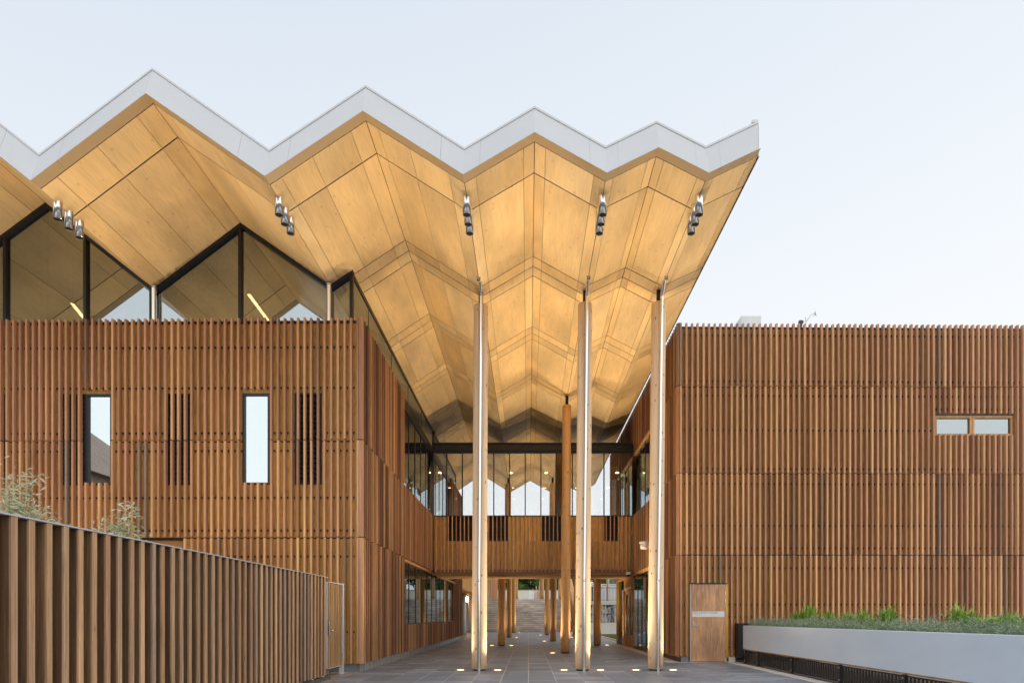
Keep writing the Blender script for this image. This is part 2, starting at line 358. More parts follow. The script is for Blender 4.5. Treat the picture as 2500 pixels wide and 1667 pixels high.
def boxmesh(name, mat, w, d, h, bev=True):
    """box with its base centre at the origin and slightly eased long edges"""
    b = min(w, d) * 0.07
    me = bpy.data.meshes.new(name)
    v = []; pr = [(-w/2 + b, -d/2), (w/2 - b, -d/2), (w/2, -d/2 + b), (w/2, d/2 - b), (w/2 - b, d/2), (-w/2 + b, d/2), (-w/2, d/2 - b), (-w/2, -d/2 + b)]
    for z in (0, h): v += [(x, y, z) for x, y in pr]
    f = [(i, (i + 1) % 8, 8 + (i + 1) % 8, 8 + i) for i in range(8)] + [tuple(reversed(range(8))), tuple(range(8, 16))]
    me.from_pydata(v, [], f); me.materials.append(mat); me.update(); return me
def structure(mb, name, mat, **k):
    return mb.build(name, mat, kind='structure', **k)

# battens: a list of (x, y, z0, z1, axis); the nearest become parts, the rest one stuff part
def lay_battens(parent, specs, limit, w=0.047, d=0.10, mat=None, ds=0.12):
    mat = mat or M['batten']
    cache = {}
    rest, rest2 = MB(), MB()
    for i, (x, y, z0, z1, ax) in enumerate(specs):
        jx, jz = random.uniform(-.005, .005), random.uniform(-.008, .008)
        h = round(z1 - z0, 2)
        if i < limit:
            key = (h, ax)
            if key not in cache:
                cache[key] = boxmesh('batten', mat if ax == 'x' else M['batten_shade_striped'], w if ax == 'x' else ds, d if ax == 'x' else w, h)
            lx, ly = (x + jx, y) if ax == 'x' else (x, y + jx)
            inst('batten', cache[key], (lx, ly, z0 + jz), parent)
        else:
            a, b_ = (w / 2, d / 2) if ax == 'x' else (ds / 2, w / 2)
            if ax == 'x': rest.box(x + jx - a, x + jx + a, y - b_, y + b_, z0 + jz, z1 + jz)
            else: rest2.box(x - a, x + a, y + jx - b_, y + jx + b_, z0 + jz, z1 + jz)
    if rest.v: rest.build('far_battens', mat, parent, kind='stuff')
    if rest2.v: rest2.build('side_battens', M['batten_shade_striped'], parent, kind='stuff')

# ================================================================== GROUND
g = MB().box(-400, 400, -300, 600, -0.5, -0.06); structure(g, 'ground', M['asphalt'])
pav = thing('pavement', None, None, (0, 20, 0), kind='structure')
MB().box(-16, 16, -6, 53.2, -0.06, -0.004).build('paver_bed', M['grout'], pav)
TW, TD = 0.568, 0.284
tiles = []
for k in range(-28, 29):
    for j in range(-20, 188):
        x0, y0 = k * TW, j * TD
        if x0 + TW < -13 or x0 > 13: continue
        if y0 > 14.2 and (x0 < -4.0): 
            if y0 < 36.2 or x0 < -9: continue
        if y0 > 17.6 and x0 > 3.95 and y0 < 30: continue
        if y0 >= 30 and x0 > 4.4: continue
        if x0 + TW > 5.95 and y0 < 17.7: continue
        if x0 < -4.1 and y0 < 14.3: continue
        tiles.append((x0, y0))
def vis(t):
    x0, y0 = t; yc = y0 + TD / 2
    if yc < 12.0: return 0
    u = (x0 + TW / 2) * 1500 / yc
    if not -1290 < u < 1210: return 0
    return 1 / yc ** 2
tiles.sort(key=vis, reverse=True)
tm = MB().box(0.007, TW - 0.007, 0.0015, TD - 0.0015, -0.03, 0.0).mesh('paver'); tm.materials.append(M['tile'])
for i, (x0, y0) in enumerate(tiles[:300]): inst('paver', tm, (x0, y0, random.uniform(-.001, .001)), pav)
rest = MB()
for x0, y0 in tiles[300:]:
    dz = random.uniform(-.001, .001)
    rest.box(x0 + .007, x0 + TW - .007, y0 + .0015, y0 + TD - .0015, -.03, dz)
rest.build('far_pavers', M['tile'], pav, kind='stuff')
# warm timber-coloured pavers by the gate
wp = thing('gate_paving', None, None, (-5, 13, 0), kind='structure')
MB().box(-4.9, -3.972, 10, 14.32, -0.055, -0.004).build('paver_bed', M['grout'], wp)
wm = MB().box(0.004, 0.226, 0.003, 0.110, -0.03, 0.0).mesh('brick_paver'); wm.materials.append(M['tile_warm'])
for a in range(4):
    for b_ in range(38):
        inst('brick_paver', wm, (-4.9 + a * 0.23 + (0.0 if b_ % 2 else 0.0), 10.0 + b_ * 0.113, random.uniform(-.001, .001)), wp)

# path, lawn and kerb beyond the right wing
structure(MB().box(4.42, 4.75, 30.0, 46.9, -0.05, 0.0), 'path', M['path'])
lw = MB().box(4.87, 24, 30.3, 45.4, -0.05, 0.02); structure(lw, 'lawn', M['lawn'])
kb = MB().box(4.752, 4.868, 30.0, 45.5, -0.05, 0.05); structure(kb, 'lawn_kerb', M['white'])
structure(MB().box(4.872, 24, 45.402, 46.9, -0.05, 0.0), 'courtyard_path', M['path'])
gb = MB()
for i in range(9000):
    x, y = random.uniform(4.9, 10), random.uniform(30.4, 45.3); h = random.uniform(.02, .06); a = random.uniform(0, 6.28)
    dx, dy = math.cos(a) * .012, math.sin(a) * .012
    gb.tri((x - dx, y - dy, .02), (x + dx, y + dy, .02), (x + random.uniform(-.02, .02), y + random.uniform(-.02, .02), .02 + h))
gb.build('lawn_grass', M['grass'], label='short green lawn beside the concrete path beyond the right wing', cat='grass', kind='stuff')

# ================================================================== CANOPY
FY = 11.2                                   # front edge of the plywood soffit
PR = [(-17.0, 9.80), (-14.15, 7.85), (-11.47, 9.83), (-8.90, 7.79), (-6.84, 9.35), (-4.715, 7.87), (-2.96, 9.035),
      (-1.165, 7.90), (0.112, 8.654), (1.404, 7.93), (2.33, 8.385), (3.226, 7.93), (4.185, 8.385)]
PR = [(x, h + CAMZ) for x, h in PR]
def prof(x):
    for (a, ha), (b, hb) in zip(PR, PR[1:]):
        if a <= x <= b: return ha + (hb - ha) * (x - a) / (b - a)
    return PR[0][1] if x < PR[0][0] else PR[-1][1]
ROWS = [11.2, 11.99, 14.76, 15.18, 15.60, 18.32, 18.74, 19.16, 21.90, 22.32, 22.74, 25.46, 25.88, 26.30, 28.0, 28.5, 29.0,
        31.7, 32.1, 32.5, 35.3, 35.7, 36.1, 38.9, 42.5, 46.0, 49, 51.4]
can = thing('pleated_canopy', 'pleated roof canopy with grey zigzag fascia and honey plywood underside', 'roof', (0, 30, 9.2))
panels = []; strips = MB()
for si, ((x0, h0), (x1, h1)) in enumerate(zip(PR, PR[1:])):
    W = x1 - x0
    if W > 1.6: ts = [0, 0.30 / W, 0.5, 1 - 0.30 / W, 1] if W > 1.9 else [0, .12, .44, .84, 1]
    else: ts = [0, .16, .84, 1]
    for a, b in zip(ts, ts[1:]):
        xa, xb = x0 + W * a, x0 + W * b
        for ra, rb in zip(ROWS, ROWS[1:]):
            panels.append((xa, xb, ra, rb, h0 + (h1 - h0) * a, h0 + (h1 - h0) * b))
    for a in ts[1:-1]:
        xa, ha = x0 + W * a, h0 + (h1 - h0) * a
        strips.beam((xa, FY + .01, ha + .003), (xa, 30, ha + .003), .006, .006)
def pvis(p):
    xa, xb, ra, rb, ha, hb = p; u = (xa + xb) / 2 * 1500 / ra
    if not -1320 < u < 1250: return 0
    if xa < -4.4 and ra > 14.5: return 0
    return (rb - ra) * (xb - xa) / ra ** 3 + .001 / ra
panels.sort(key=pvis, reverse=True)
restp = MB()
def panel_pts(p, rel):
    xa, xb, ra, rb, ha, hb = p; gx, gy = .0065, .015
    s = (hb - ha) / (xb - xa); xa2, xb2 = xa + gx, xb - gx; ha2, hb2 = ha + s * gx, hb - s * gx
    ya, yb = ra + gy, rb - gy; t = .018
    ox, oy, oz = rel
    return [(xa2 - ox, ya - oy, ha2 - oz), (xb2 - ox, ya - oy, hb2 - oz), (xb2 - ox, yb - oy, hb2 - oz), (xa2 - ox, yb - oy, ha2 - oz),
            (xa2 - ox, ya - oy, ha2 + t - oz), (xb2 - ox, ya - oy, hb2 + t - oz), (xb2 - ox, yb - oy, hb2 + t - oz), (xa2 - ox, yb - oy, ha2 + t - oz)]
for i, p in enumerate(panels):
    if i < 300:
        o0 = ((p[0] + p[1]) / 2, (p[2] + p[3]) / 2, (p[4] + p[5]) / 2)
        mb = MB().hexa(panel_pts(p, o0)); me = mb.mesh('soffit_panel'); me.materials.append(M['soffit'])
        inst('soffit_panel', me, o0, can)
    else: restp.hexa(panel_pts(p, (0, 0, 0)))
restp.build('far_soffit_panels', M['soffit'], can, kind='stuff')
strips.build('joint_strips', M['strip'], can, kind='stuff')
# backing sheet and roof skin
bk, rf = MB(), MB()
for (x0, h0), (x1, h1) in zip(PR, PR[1:]):
    bk.hexa([(x0, FY + .01, h0 + .022), (x1, FY + .01, h1 + .022), (x1, 51.4, h1 + .022), (x0, 51.4, h0 + .022),
             (x0, FY + .01, h0 + .06), (x1, FY + .01, h1 + .06), (x1, 51.4, h1 + .06), (x0, 51.4, h0 + .06)])
    rf.hexa([(x0, FY + .02, h0 + .50), (x1, FY + .02, h1 + .50), (x1, 51.4, h1 + .50), (x0, 51.4, h0 + .50),
             (x0, FY + .02, h0 + .55), (x1, FY + .02, h1 + .55), (x1, 51.4, h1 + .55), (x0, 51.4, h0 + .55)])
bk.build('soffit_backing', M['joint'], can); rf.build('roof_sheet', M['roof'], can)
# fascia and eave return, one panel each side of every fold
BY, TY, FH = 10.98, 11.18, 0.585
for si, ((x0, h0), (x1, h1)) in enumerate(zip(PR, PR[1:])):
    cut = 0.23 if h1 > h0 else 0.77
    segs = [(0, cut), (cut, 1)]
    s = (h1 - h0)
    for a, b in segs:
        def q(t): return x0 + (x1 - x0) * t, h0 + s * t
        ga = 0.0009 if a > 0 else 0; gb_ = 0.0009 if b < 1 else 0
        (xa, ha), (xb, hb) = q(a + ga), q(b - gb_)
        last = (si == len(PR) - 2 and b == 1)
        xc, hc = (xb - .08, hb - .036) if last else (xb, hb)
        MB().hexa([(xa, BY, ha), (xc, BY, hc), (xc, BY + .03, hc), (xa, BY + .03, ha + .0),
                   (xa, TY, ha + FH), (xb, TY, hb + FH), (xb, TY + .03, hb + FH), (xa, TY + .03, ha + FH)]).build('fascia_panel', M['fascia'], can)
        MB().hexa([(xa, TY - .012, ha + FH + .001), (xb, TY - .012, hb + FH + .001), (xb, TY + .22, hb + FH + .001), (xa, TY + .22, ha + FH + .001),
                   (xa, TY - .012, ha + FH + .04), (xb, TY - .012, hb + FH + .04), (xb, TY + .22, hb + FH + .04), (xa, TY + .22, ha + FH + .04)]).build('fascia_cap', M['cap'], can)
        e2 = -0.03 if last else 0
        MB().hexa([(xa, BY + .002, ha - .006), (xb + e2, BY + .002, hb - .006 + e2 * .45), (xb + e2, FY - .004, hb - .002 + e2 * .45), (xa, FY - .004, ha - .002),
                   (xa, BY + .002, ha - .001), (xb + e2, BY + .002, hb - .001 + e2 * .45), (xb + e2, FY - .004, hb + .012 + e2 * .45), (xa, FY - .004, ha + .012)]).build('eave_trim', M['trim'], can)
xe, he = PR[-1]
MB().hexa([(xe + .001, TY + .03, he), (xe + .02, TY + .03, he + .009), (xe + .02, 51.4, he + .009), (xe + .001, 51.4, he),
           (xe + .001, TY + .031, he + FH), (xe + .02, TY + .031, he + FH), (xe + .02, 51.4, he + FH), (xe + .001, 51.4, he + FH)]).build('side_fascia', M['fascia'], can)
MB().hexa([(xe - .002, FY, he - .018), (xe + .022, FY, he - .010), (xe + .022, 51.4, he - .010), (xe - .002, 51.4, he - .018),
           (xe - .002, FY, he - .004), (xe + .022, FY, he - .001), (xe + .022, 51.4, he - .001), (xe - .002, 51.4, he - .004)]).build('edge_angle', M['beam'], can)
MB().box(xe - .10, xe + .005, TY + .03, TY + .1, he + FH + .045, he + FH + .09).build('gutter_bracket', M['cap'], can)

# ================================================================== LEFT WING
CX, CY = -3.85, 14.30                         # outer corner, batten faces
def fy(x): return CY + .0125 * (CX - x)       # the front turns very slightly away
LW = thing('left_wing', 'left wing clad in reddish timber battens over orange plywood, tall windows', 'building', (-8, 20, 0))
WY = .145                                     # wall face behind batten faces
def wallbox(x0, x1, z0, z1, name='wall', mat=None, th=.12, off=WY, parent=None, f=fy):
    p = [(x0, f(x0) + off), (x1, f(x1) + off), (x1, f(x1) + off + th), (x0, f(x0) + off + th)]
    return MB().hexa([(x, y, z0) for x, y in p] + [(x, y, z1) for x, y in p]).build(name, mat or M['ply_wall'], parent or LW)
# openings in the front wall: window / louvre bays
BAYS = [(-12.95, -12.33, 'l'), (-11.07, -10.452, 'l'), (-10.448, -9.83, 'w'), (-8.57, -7.93, 'l'), (-6.73, -6.09, 'w'), (-5.50, -4.86, 'l')]
OZ0, OZ1 = 4.41, 6.56
xs = [-13.9]
for a, b, k in BAYS: xs += [a, b]
xs.append(CX - .12)
for i in range(0, len(xs), 2):
    if xs[i + 1] - xs[i] < .05: continue
    x = xs[i]                                  # break long fields into ply sheets
    n = max(1, round((xs[i + 1] - xs[i]) / 1.1)); w = (xs[i + 1] - xs[i]) / n
    for k in range(n):
        wallbox(x + k * w + .0015, x + (k + 1) * w - .0015, 5.44, 8.19, 'plywood_sheet'); wallbox(x + k * w + .0015, x + (k + 1) * w - .0015, 3.17, 5.40, 'plywood_sheet')
for a, b, k in BAYS:
    wallbox(a, b, 6.563, 8.19, 'plywood_sheet'); wallbox(a, b, 3.17, 4.407, 'plywood_sheet')
for k in range(4):
    w = (8.06 - 3.97) / 4; x = -8.06 + k * w
    wallbox(x + .0015, x + w - .0015, .2, 3.13, 'plywood_sheet')
for i in range(0, len(xs), 2):
    if xs[i + 1] - xs[i] > .05: wallbox(xs[i], xs[i + 1], 5.402, 5.438, 'seam_flashing', M['black'], th=.1, off=WY + .02)
wallbox(-13.9, CX - .12, 3.132, 3.168, 'seam_flashing', M['black'], th=.1, off=WY + .02)
wallbox(-13.9, CX - .12, 8.192, 8.26, 'parapet_flashing', M['black'], th=.25, off=WY - .01)
wallbox(-8.06, CX - .12, 0, .197, 'plinth', M['granite'], th=.15, off=WY - .02)
# undercroft left of x=-8.06
MB().box(-13.9, -8.062, 14.6, 19, 3.0, 3.12).build('undercroft_ceiling', M['soffit_board'], LW)
for k in range(18):
    MB().box(-13.9, -8.1, 14.46 + k * .14, 14.53 + k * .14, 2.93, 2.998).build('ceiling_slat', M['soffit_board'], LW)
MB().box(-13.9, -8.062, 17, 17.1, 0, 3.0).build('undercroft_wall', M['ply_wall'], LW)
# windows and louvres
def framed(parent, x0, x1, z0, z1, y, name, panemat, fr=.05, dep=.09, bars=(), hbars=(), fmat=None):
    fm = fmat or M['black']
    f = MB()
    f.box(x0, x0 + fr, y, y + dep, z0, z1); f.box(x1 - fr, x1, y, y + dep, z0, z1)
    f.box(x0 + fr, x1 - fr, y, y + dep, z0, z0 + fr); f.box(x0 + fr, x1 - fr, y, y + dep, z1 - fr, z1)
    fo = f.build(name, fm, parent)
    pn = MB().box(x0 + fr, x1 - fr, y + dep * .5, y + dep * .5 + .01, z0 + fr, z1 - fr).build('pane', panemat)
    sub(pn, fo); return fo
for a, b, k in BAYS:
    y = fy((a + b) / 2) + WY - .015
    if k == 'w':
        fo = framed(LW, a, b, OZ0, OZ1, y, 'window', M['glass_hi'], .05)
        rv = MB().box(a + .05, b - .05, y + .3, y + .34, OZ0, OZ1).build('roller_blind', M['plaster']); sub(rv, fo)
    else:
        fo = MB().box(a, a + .045, y, y + .1, OZ0, OZ1).box(b - .045, b, y, y + .1, OZ0, OZ1).box(a + .045, b - .045, y, y + .1, OZ1 - .04, OZ1).box(a + .045, b - .045, y, y + .1, OZ0, OZ0 + .04).box(a + .045, b - .045, y + .101, y + .12, OZ0, OZ1).build('louvre_window', M['black'], LW)
        z = OZ0 + .05
        lm = MB().hexa([(a + .046, y + .085, 0), (b - .046, y + .085, 0), (b - .046, y + .015, .03), (a + .046, y + .015, .03),
                        (a + .046, y + .095, .0), (b - .046, y + .095, .0), (b - .046, y + .02, .105), (a + .046, y + .02, .105)]).mesh('louvre_blade')
        lm = MB().hexa([(a + .046, y + .02, 0), (b - .046, y + .02, 0), (b - .046, y + .03, 0), (a + .046, y + .03, 0),
                        (a + .046, y + .07, .105), (b - .046, y + .07, .105), (b - .046, y + .08, .105), (a + .046, y + .08, .105)]).mesh('louvre_blade')
        lm.materials.append(M['beam'])
        while z + .11 < OZ1 - .04:
            o = bpy.data.objects.new('louvre_blade', lm); COL.objects.link(o); o.location = (0, 0, z)
            sub(o, fo); z += .118
# battens
spec_f, spec_s = [], []
SP = .156
pegs = MB()
for n in range(0, 62):
    x = -3.975 - n * SP; y = fy(x) + .05
    inwin = any(a - .02 < x < b and k == 'w' for a, b, k in BAYS)
    if inwin:
        spec_f += [(x, y, 6.62, 8.27, 'x'), (x, y, 3.17, 4.44, 'x')]
    else:
        spec_f += [(x, y, 5.435, 8.27, 'x'), (x, y, 3.17, 5.405, 'x')]
    if x > -8.1: spec_f.append((x, y, .21, 3.14, 'x'))
    for z in (7.95 - .32, 6.68, 5.62, 5.20, 4.10, 3.33, 2.72, .95):
        if inwin and 4.4 < z < 6.6: continue
        if z < 3.1 and x < -8.1: continue
        pegs.box(x - .018 + (.03), x + .018 + .03, y + .0501, fy(x) + WY - .001, z - .018, z + .018)
pegs.build('batten_spacers', M['black'], LW, kind='stuff')
# corner boards
for z0, z1 in ((5.435, 8.29), (3.17, 5.41), (.21, 3.14)):
    MB().box(CX - .095, CX - .002, CY + .002, CY + .11, z0, z1).build('corner_board', M['batten'], LW, bevel=.004)
SS = .2
y = CY + .22
while y < 36.0:
    if y < 19.2:
        spec_s += [(y, 5.435, 8.27), (y, .21, 3.14)]
    elif y < 32.6: spec_s.append((y, .21, 1.05))
    elif y < 35.8: spec_s.append((y, .21, 3.14))
    spec_s.append((y, 3.17, 5.405))
    y += SS
spec_s.sort(key=lambda t: t[0])
# paper order: front ones first (largest), then the nearest of the side
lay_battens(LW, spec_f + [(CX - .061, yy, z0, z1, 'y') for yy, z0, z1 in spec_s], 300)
def side(x0, x1, y0, y1, z0, z1, name, mat, parent=None): return MB().box(x0, x1, y0, y1, z0, z1).build(name, mat, parent or LW)
side(CX - .25, CX - .125, 14.46, 19.2, .2, 8.19, 'side_wall', M['ply_wall'])
side(CX - .25, CX - .125, 19.202, 36, 3.08, 5.40, 'side_wall', M['ply_wall'])
side(CX - .25, CX - .125, 19.202, 32.6, .2, 1.05, 'side_wall', M['ply_wall'])
side(CX - .25, CX - .125, 32.602, 35.9, .2, 3.078, 'side_wall', M['ply_wall'])
side(CX - .262, CX - .115, 14.47, 35.9, 0, .198, 'plinth', M['concrete'])
side(CX - .3, CX - .09, 14.5, 30, 8.195, 8.26, 'parapet_flashing', M['black'])
side(CX - .3, CX - .09, 19.21, 30, 7.96, 8.19, 'window_head', M['black'])
side(CX - .115, CX - .02, 19.1, 32.6, 3.06, 3.10, 'window_head', M['batten'])
side(CX - .24, CX - .10, 19.21, 32.6, 1.052, 1.09, 'window_sill', M['black'])
side(CX - .24, CX - .10, 19.21, 24.9, 5.404, 5.44, 'window_sill', M['black'])
for (ya, yb, z0, z1, gm) in ((19.22, 32.5, 1.092, 3.06, 'glass_low'), (19.22, 24.95, 5.442, 7.958, 'glass'), (28.05, 36, 5.442, 7.958, 'glass')):
    n = round((yb - ya) / 1.2); w = (yb - ya) / n
    for k in range(n):
        fo = MB().box(CX - .16, CX - .115, ya + k * w, ya + k * w + .06, z0, z1).build('mullion', M['black'], LW)
        pn = MB().box(CX - .14, CX - .13, ya + k * w + .06, ya + (k + 1) * w, z0, z1).build('pane', M[gm]); sub(pn, fo)
# recess beyond the side wall
side(-9, CX - .12, 35.9, 58, 3.0, 3.08, 'undercroft_ceiling', M['soffit_board'])
side(CX - .25, CX - .125, 36.002, 58, 3.082, 9.0, 'side_wall', M['ply_wall'])
side(-6.5, -6.4, 36, 52, 0, 3.0, 'recess_wall', M['ply_wall'])
side(-6.4, -5.2, 51, 51.1, 0, 3.0, 'recess_wall', M['door'])
rl = MB().box(-5.6, -5.0, 50.8, 50.9, 2.55, 2.95).build('recess_lamp', M['lamp'], LW)
for yy in (45.2, 50.4):
    c = thing('concrete_column', 'pale concrete column under the left wing, %s of the pair' % ('nearer' if yy < 46 else 'farther'), 'column', (-4.75, yy, 0), 'concrete columns under the left wing')
    MB().tube([(-4.75, yy, 0), (-4.75, yy, 2.998)], .17, 24).build('shaft', M['white'], c, smooth=True)
    MB().tube([(-4.75, yy, 0.0), (-4.75, yy, .03)], .19, 24).build('base_ring', M['concrete'], c)

# interior of the left wing
side(-13.9, CX - .26, 14.9, 36, 4.35, 4.5, 'upper_floor', M['inner_floor'])
side(-13.9, CX - .26, 27.2, 27.3, 4.5, 10.8, 'rear_wall', M['plaster'])
side(-13.9, -13.8, 14.6, 36, 0, 8.2, 'outer_wall', M['plaster'])
side(-13.8, CX - .26, 14.9, 36, 0.0, 0.05, 'lower_floor', M['inner_floor'])
side(-7.6, -7.5, 14.9, 36, .05, 4.35, 'inner_wall', M['plaster'])

# clerestory glazing under the canopy
CG = 14.63
gx = [-14.15, -12.45, -11.47, -10.54, -8.97, -6.86, -4.75, -4.21]
def clip_poly(xa, xb):
    pts = [xa] + [p[0] for p in PR if xa < p[0] < xb] + [xb]
    return pts
for a, b in zip(gx, gx[1:]):
    pts = clip_poly(a, b); gz = 8.262
    v = [(a, CG + .03, gz)] + [(b, CG + .03, gz)] + [(x, CG + .03, prof(x) - .09) for x in reversed(pts)]
    me = bpy.data.meshes.new('clerestory_pane'); n = len(v)
    v2 = [(x, y + .01, z) for x, y, z in v]
    me.from_pydata(v + v2, [], [tuple(range(n)), tuple(reversed(range(n, 2 * n)))] + [((i + 1) % n, i, n + i, n + (i + 1) % n) for i in range(n)])
    me.materials.append(M['glass']); o = bpy.data.objects.new('clerestory_pane', me); COL.objects.link(o); adopt(o, LW)
for x in (-14.15, -12.45, -10.54, -8.97, -6.86, -4.75):
    MB().box(x - .035, x + .035, CG - .04, CG + .1, 8.262, prof(x) - .05).build('mullion', M['black'], LW)
MB().box(-4.25, -4.17, CG - .04, CG + .06, 8.262, prof(-4.21) - .03).build('mullion', M['black'], LW)
for (x0, h0), (x1, h1) in zip(PR, PR[1:]):
    if x0 > -4.3: break
    xb = min(x1, -4.17); hb = prof(xb)
    MB().hexa([(x0, CG - .05, h0 - .105), (xb, CG - .05, hb - .105), (xb, CG + .1, hb - .105), (x0, CG + .1, h0 - .105),
               (x0, CG - .05, h0 - .004), (xb, CG - .05, hb - .004), (xb, CG + .1, hb - .004), (x0, CG + .1, h0 - .004)]).build('window_head', M['black'], LW)
hs = prof(-4.21)
MB().box(-4.25, -4.17, CG + .1, 36, hs - .13, hs - .03).build('window_head', M['black'], LW)
ys = [14.72, 16.1, 18.8, 21.4, 24.1, 27.7, 30.5, 33.3, 36]
for a, b in zip(ys, ys[1:]):
    fo = MB().box(-4.22, -4.185, b - .03, b + .03, 8.262, hs - .131).build('mullion', M['black'], LW)
    pn = MB().box(-4.20, -4.19, a + .03, b - .03, 8.262, hs - .131).build('pane', M['glass']); sub(pn, fo)
# linear lamps seen inside the clerestory
for (x, y, z, x2, y2, t) in ((-11.88, 16.0, 9.45, -12.15, 16.8, 'left'), (-7.28, 16.0, 9.69, -7.39, 17.5, 'right')):
    c = thing('linear_pendant', 'slim glowing pendant light behind the glass, %s' % ('half hidden near the left frame edge' if t == 'left' else 'the longer one right of the steel pipe'), 'light', (x, y, z), 'pendant lights behind the clerestory glass')
    d = Vector((x2 - x, y2 - y, 0)); 
    MB().beam((x, y, z + .06), (x2, y2, z + .06), .09, .10).build('housing', M['white'], c)
    MB().beam((x, y, z - .003), (x2, y2, z - .003), .08, .02).build('diffuser', M['tube'], c)
    MB().tube([(x, y, z + .11), (x, y, prof(x) - .02)], .006, 6).tube([(x2, y2, z + .11), (x2, y2, prof(x2) - .02)], .006, 6).build('cable', M['black'], c)

# ================================================================== RIGHT WING
RX, RY = 4.28, 17.70
def ry(x): return RY + .0128 * (x - RX)
RW = thing('right_wing', 'right wing clad in four tiers of brown timber battens on plywood', 'building', (9, 22, 0))
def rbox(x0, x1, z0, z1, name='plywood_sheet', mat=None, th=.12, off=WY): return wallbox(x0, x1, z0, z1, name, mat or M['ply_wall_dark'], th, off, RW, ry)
TIERS = [(7.98, 9.72), (5.47, 7.945), (3.11, 5.435), (.17, 3.075)]
DX0, DX1, DZ = 4.70, 5.69, 2.25               # fire door
WX0, WX1, WZ0, WZ1 = 11.87, 14.12, 6.57, 7.17
def tiers_wall(a, b, z0, z1):
    n = max(1, round((b - a) / 1.2)); w = (b - a) / n
    for k in range(n): rbox(a + k * w + .0015, a + (k + 1) * w - .0015, z0, z1)
tiers_wall(RX + .13, 15.4, 7.98, 9.66); tiers_wall(RX + .13, 15.4, 3.11, 5.435)
tiers_wall(RX + .13, WX0, 5.47, 7.945); tiers_wall(WX1 + .03, 15.4, 5.47, 7.945)
rbox(WX0, WX1 + .03, WZ1 + .03, 7.945); rbox(WX0, WX1 + .03, 5.47, WZ0 - .02)
rbox(RX + .13, DX0 - .04, .15, 3.075); rbox(DX0 - .04, DX1 + .1, DZ + .03, 3.075); tiers_wall(DX1 + .1, 15.4, .15, 3.075)
for z0, z1 in ((7.947, 7.978), (5.437, 5.468), (3.077, 3.108)): rbox(RX + .13, 15.4, z0, z1, 'seam_flashing', M['black'], .1, WY + .02)
rbox(RX + .13, 15.4, 9.662, 9.72, 'parapet_flashing', M['beam'], .3, WY - .01)
rbox(RX + .14, DX0 - .06, 0, .148, 'plinth', M['granite'], .15, WY - .06); rbox(DX1 + .12, 6.0, 0, .148, 'plinth', M['cream'], .15, WY - .06)
sp_r = []; pegs = MB()
for n in range(0, 67):
    x = RX + .12 + n * .1635; y = ry(x) + .0525
    sp_r.append((x, y, 7.97, 9.76, 'x'))
    if WX0 - .02 < x < WX1 + .02: sp_r += [(x, y, 7.20, 7.95, 'x'), (x, y, 5.46, WZ0 + .02, 'x')]
    else: sp_r.append((x, y, 5.46, 7.95, 'x'))
    sp_r.append((x, y, 3.10, 5.44, 'x'))
    if DX0 - .06 < x < DX1 + .06: sp_r.append((x, y, DZ + .03, 3.08, 'x'))
    else: sp_r.append((x, y, .17, 3.08, 'x'))
    for z in (9.47, 8.14, 7.72, 6.72 if n < 46 else 7.35, 5.6, 5.16, 3.95, 3.30, 2.72, 1.66, 1.30, .42):
        if DX0 - .06 < x < DX1 + .06 and z < DZ: continue
        pegs.box(x - .05, x - .012, y + .0526, ry(x) + WY - .001, z - .02, z + .02)
pegs.build('batten_spacers', M['black'], RW, kind='stuff')
sd = []; y = RY + .25
while y < 29.9:
    sd.append((y, 7.97, 9.76)); sd.append((y, 3.10, 5.44))
    if y < 20.3: sd += [(y, 5.46, 7.95), (y, .17, 3.08)]
    y += .2
lay_battens(RW, sp_r + [(RX + .061, yy, a, b, 'y') for yy, a, b in sd], 300, w=.052, d=.105)
for z0, z1 in ((7.97, 9.78), (5.46, 7.95), (3.10, 5.44), (.17, 3.08)):
    MB().hexa([(RX - .0, RY + .10, z0), (RX + .075, RY + .02, z0), (RX + .10, RY + .05, z0), (RX + .03, RY + .13, z0),
               (RX - .0, RY + .10, z1), (RX + .075, RY + .02, z1), (RX + .10, RY + .05, z1), (RX + .03, RY + .13, z1)]).build('corner_board', M['batten'], RW)
def rs(y0, y1, z0, z1, name, mat, x0=RX + .125, x1=RX + .25): return MB().box(x0, x1, y0, y1, z0, z1).build(name, mat, RW)
rs(17.9, 29.95, 7.96, 9.66, 'side_wall', M['ply_wall']); rs(17.9, 29.95, 3.09, 5.43, 'side_wall', M['ply_wall'])
rs(17.9, 20.35, 5.432, 7.958, 'side_wall', M['ply_wall']); rs(17.9, 20.35, 0.12, 3.088, 'side_wall', M['ply_wall'])
rs(17.9, 29.95, 9.662, 9.72, 'parapet_flashing', M['black'], RX + .09)
rs(20.352, 29.95, 7.90, 7.958, 'window_head', M['timber'], RX + .02); rs(20.352, 29.95, 3.0, 3.088, 'window_head', M['timber'], RX + .02)
rs(17.85, 20.3, 0, .118, 'plinth', M['kerb'])
rs(20.352, 29.95, 5.432, 5.46, 'window_sill', M['black'], RX + .1)
rs(20.352, 25.55, 0, .08, 'window_sill', M['black'], RX + .1); rs(28.0, 29.95, 0, .08, 'window_sill', M['black'], RX + .1)
for ya, yb, z0, z1, gm in ((20.36, 25.5, .082, 2.998, 'glass_low'), (28.05, 29.9, .082, 2.998, 'glass_low'), (20.36, 24.95, 5.462, 7.898, 'glass'), (28.05, 29.9, 5.462, 7.898, 'glass')):
    n = round((yb - ya) / .9); w = (yb - ya) / n
    for k in range(n):
        fo = MB().box(RX + .105, RX + .15, ya + k * w, ya + k * w + .06, z0, z1).build('mullion', M['black'], RW)
        pn = MB().box(RX + .12, RX + .13, ya + k * w + .06, ya + (k + 1) * w, z0, z1).build('pane', M[gm]); sub(pn, fo)
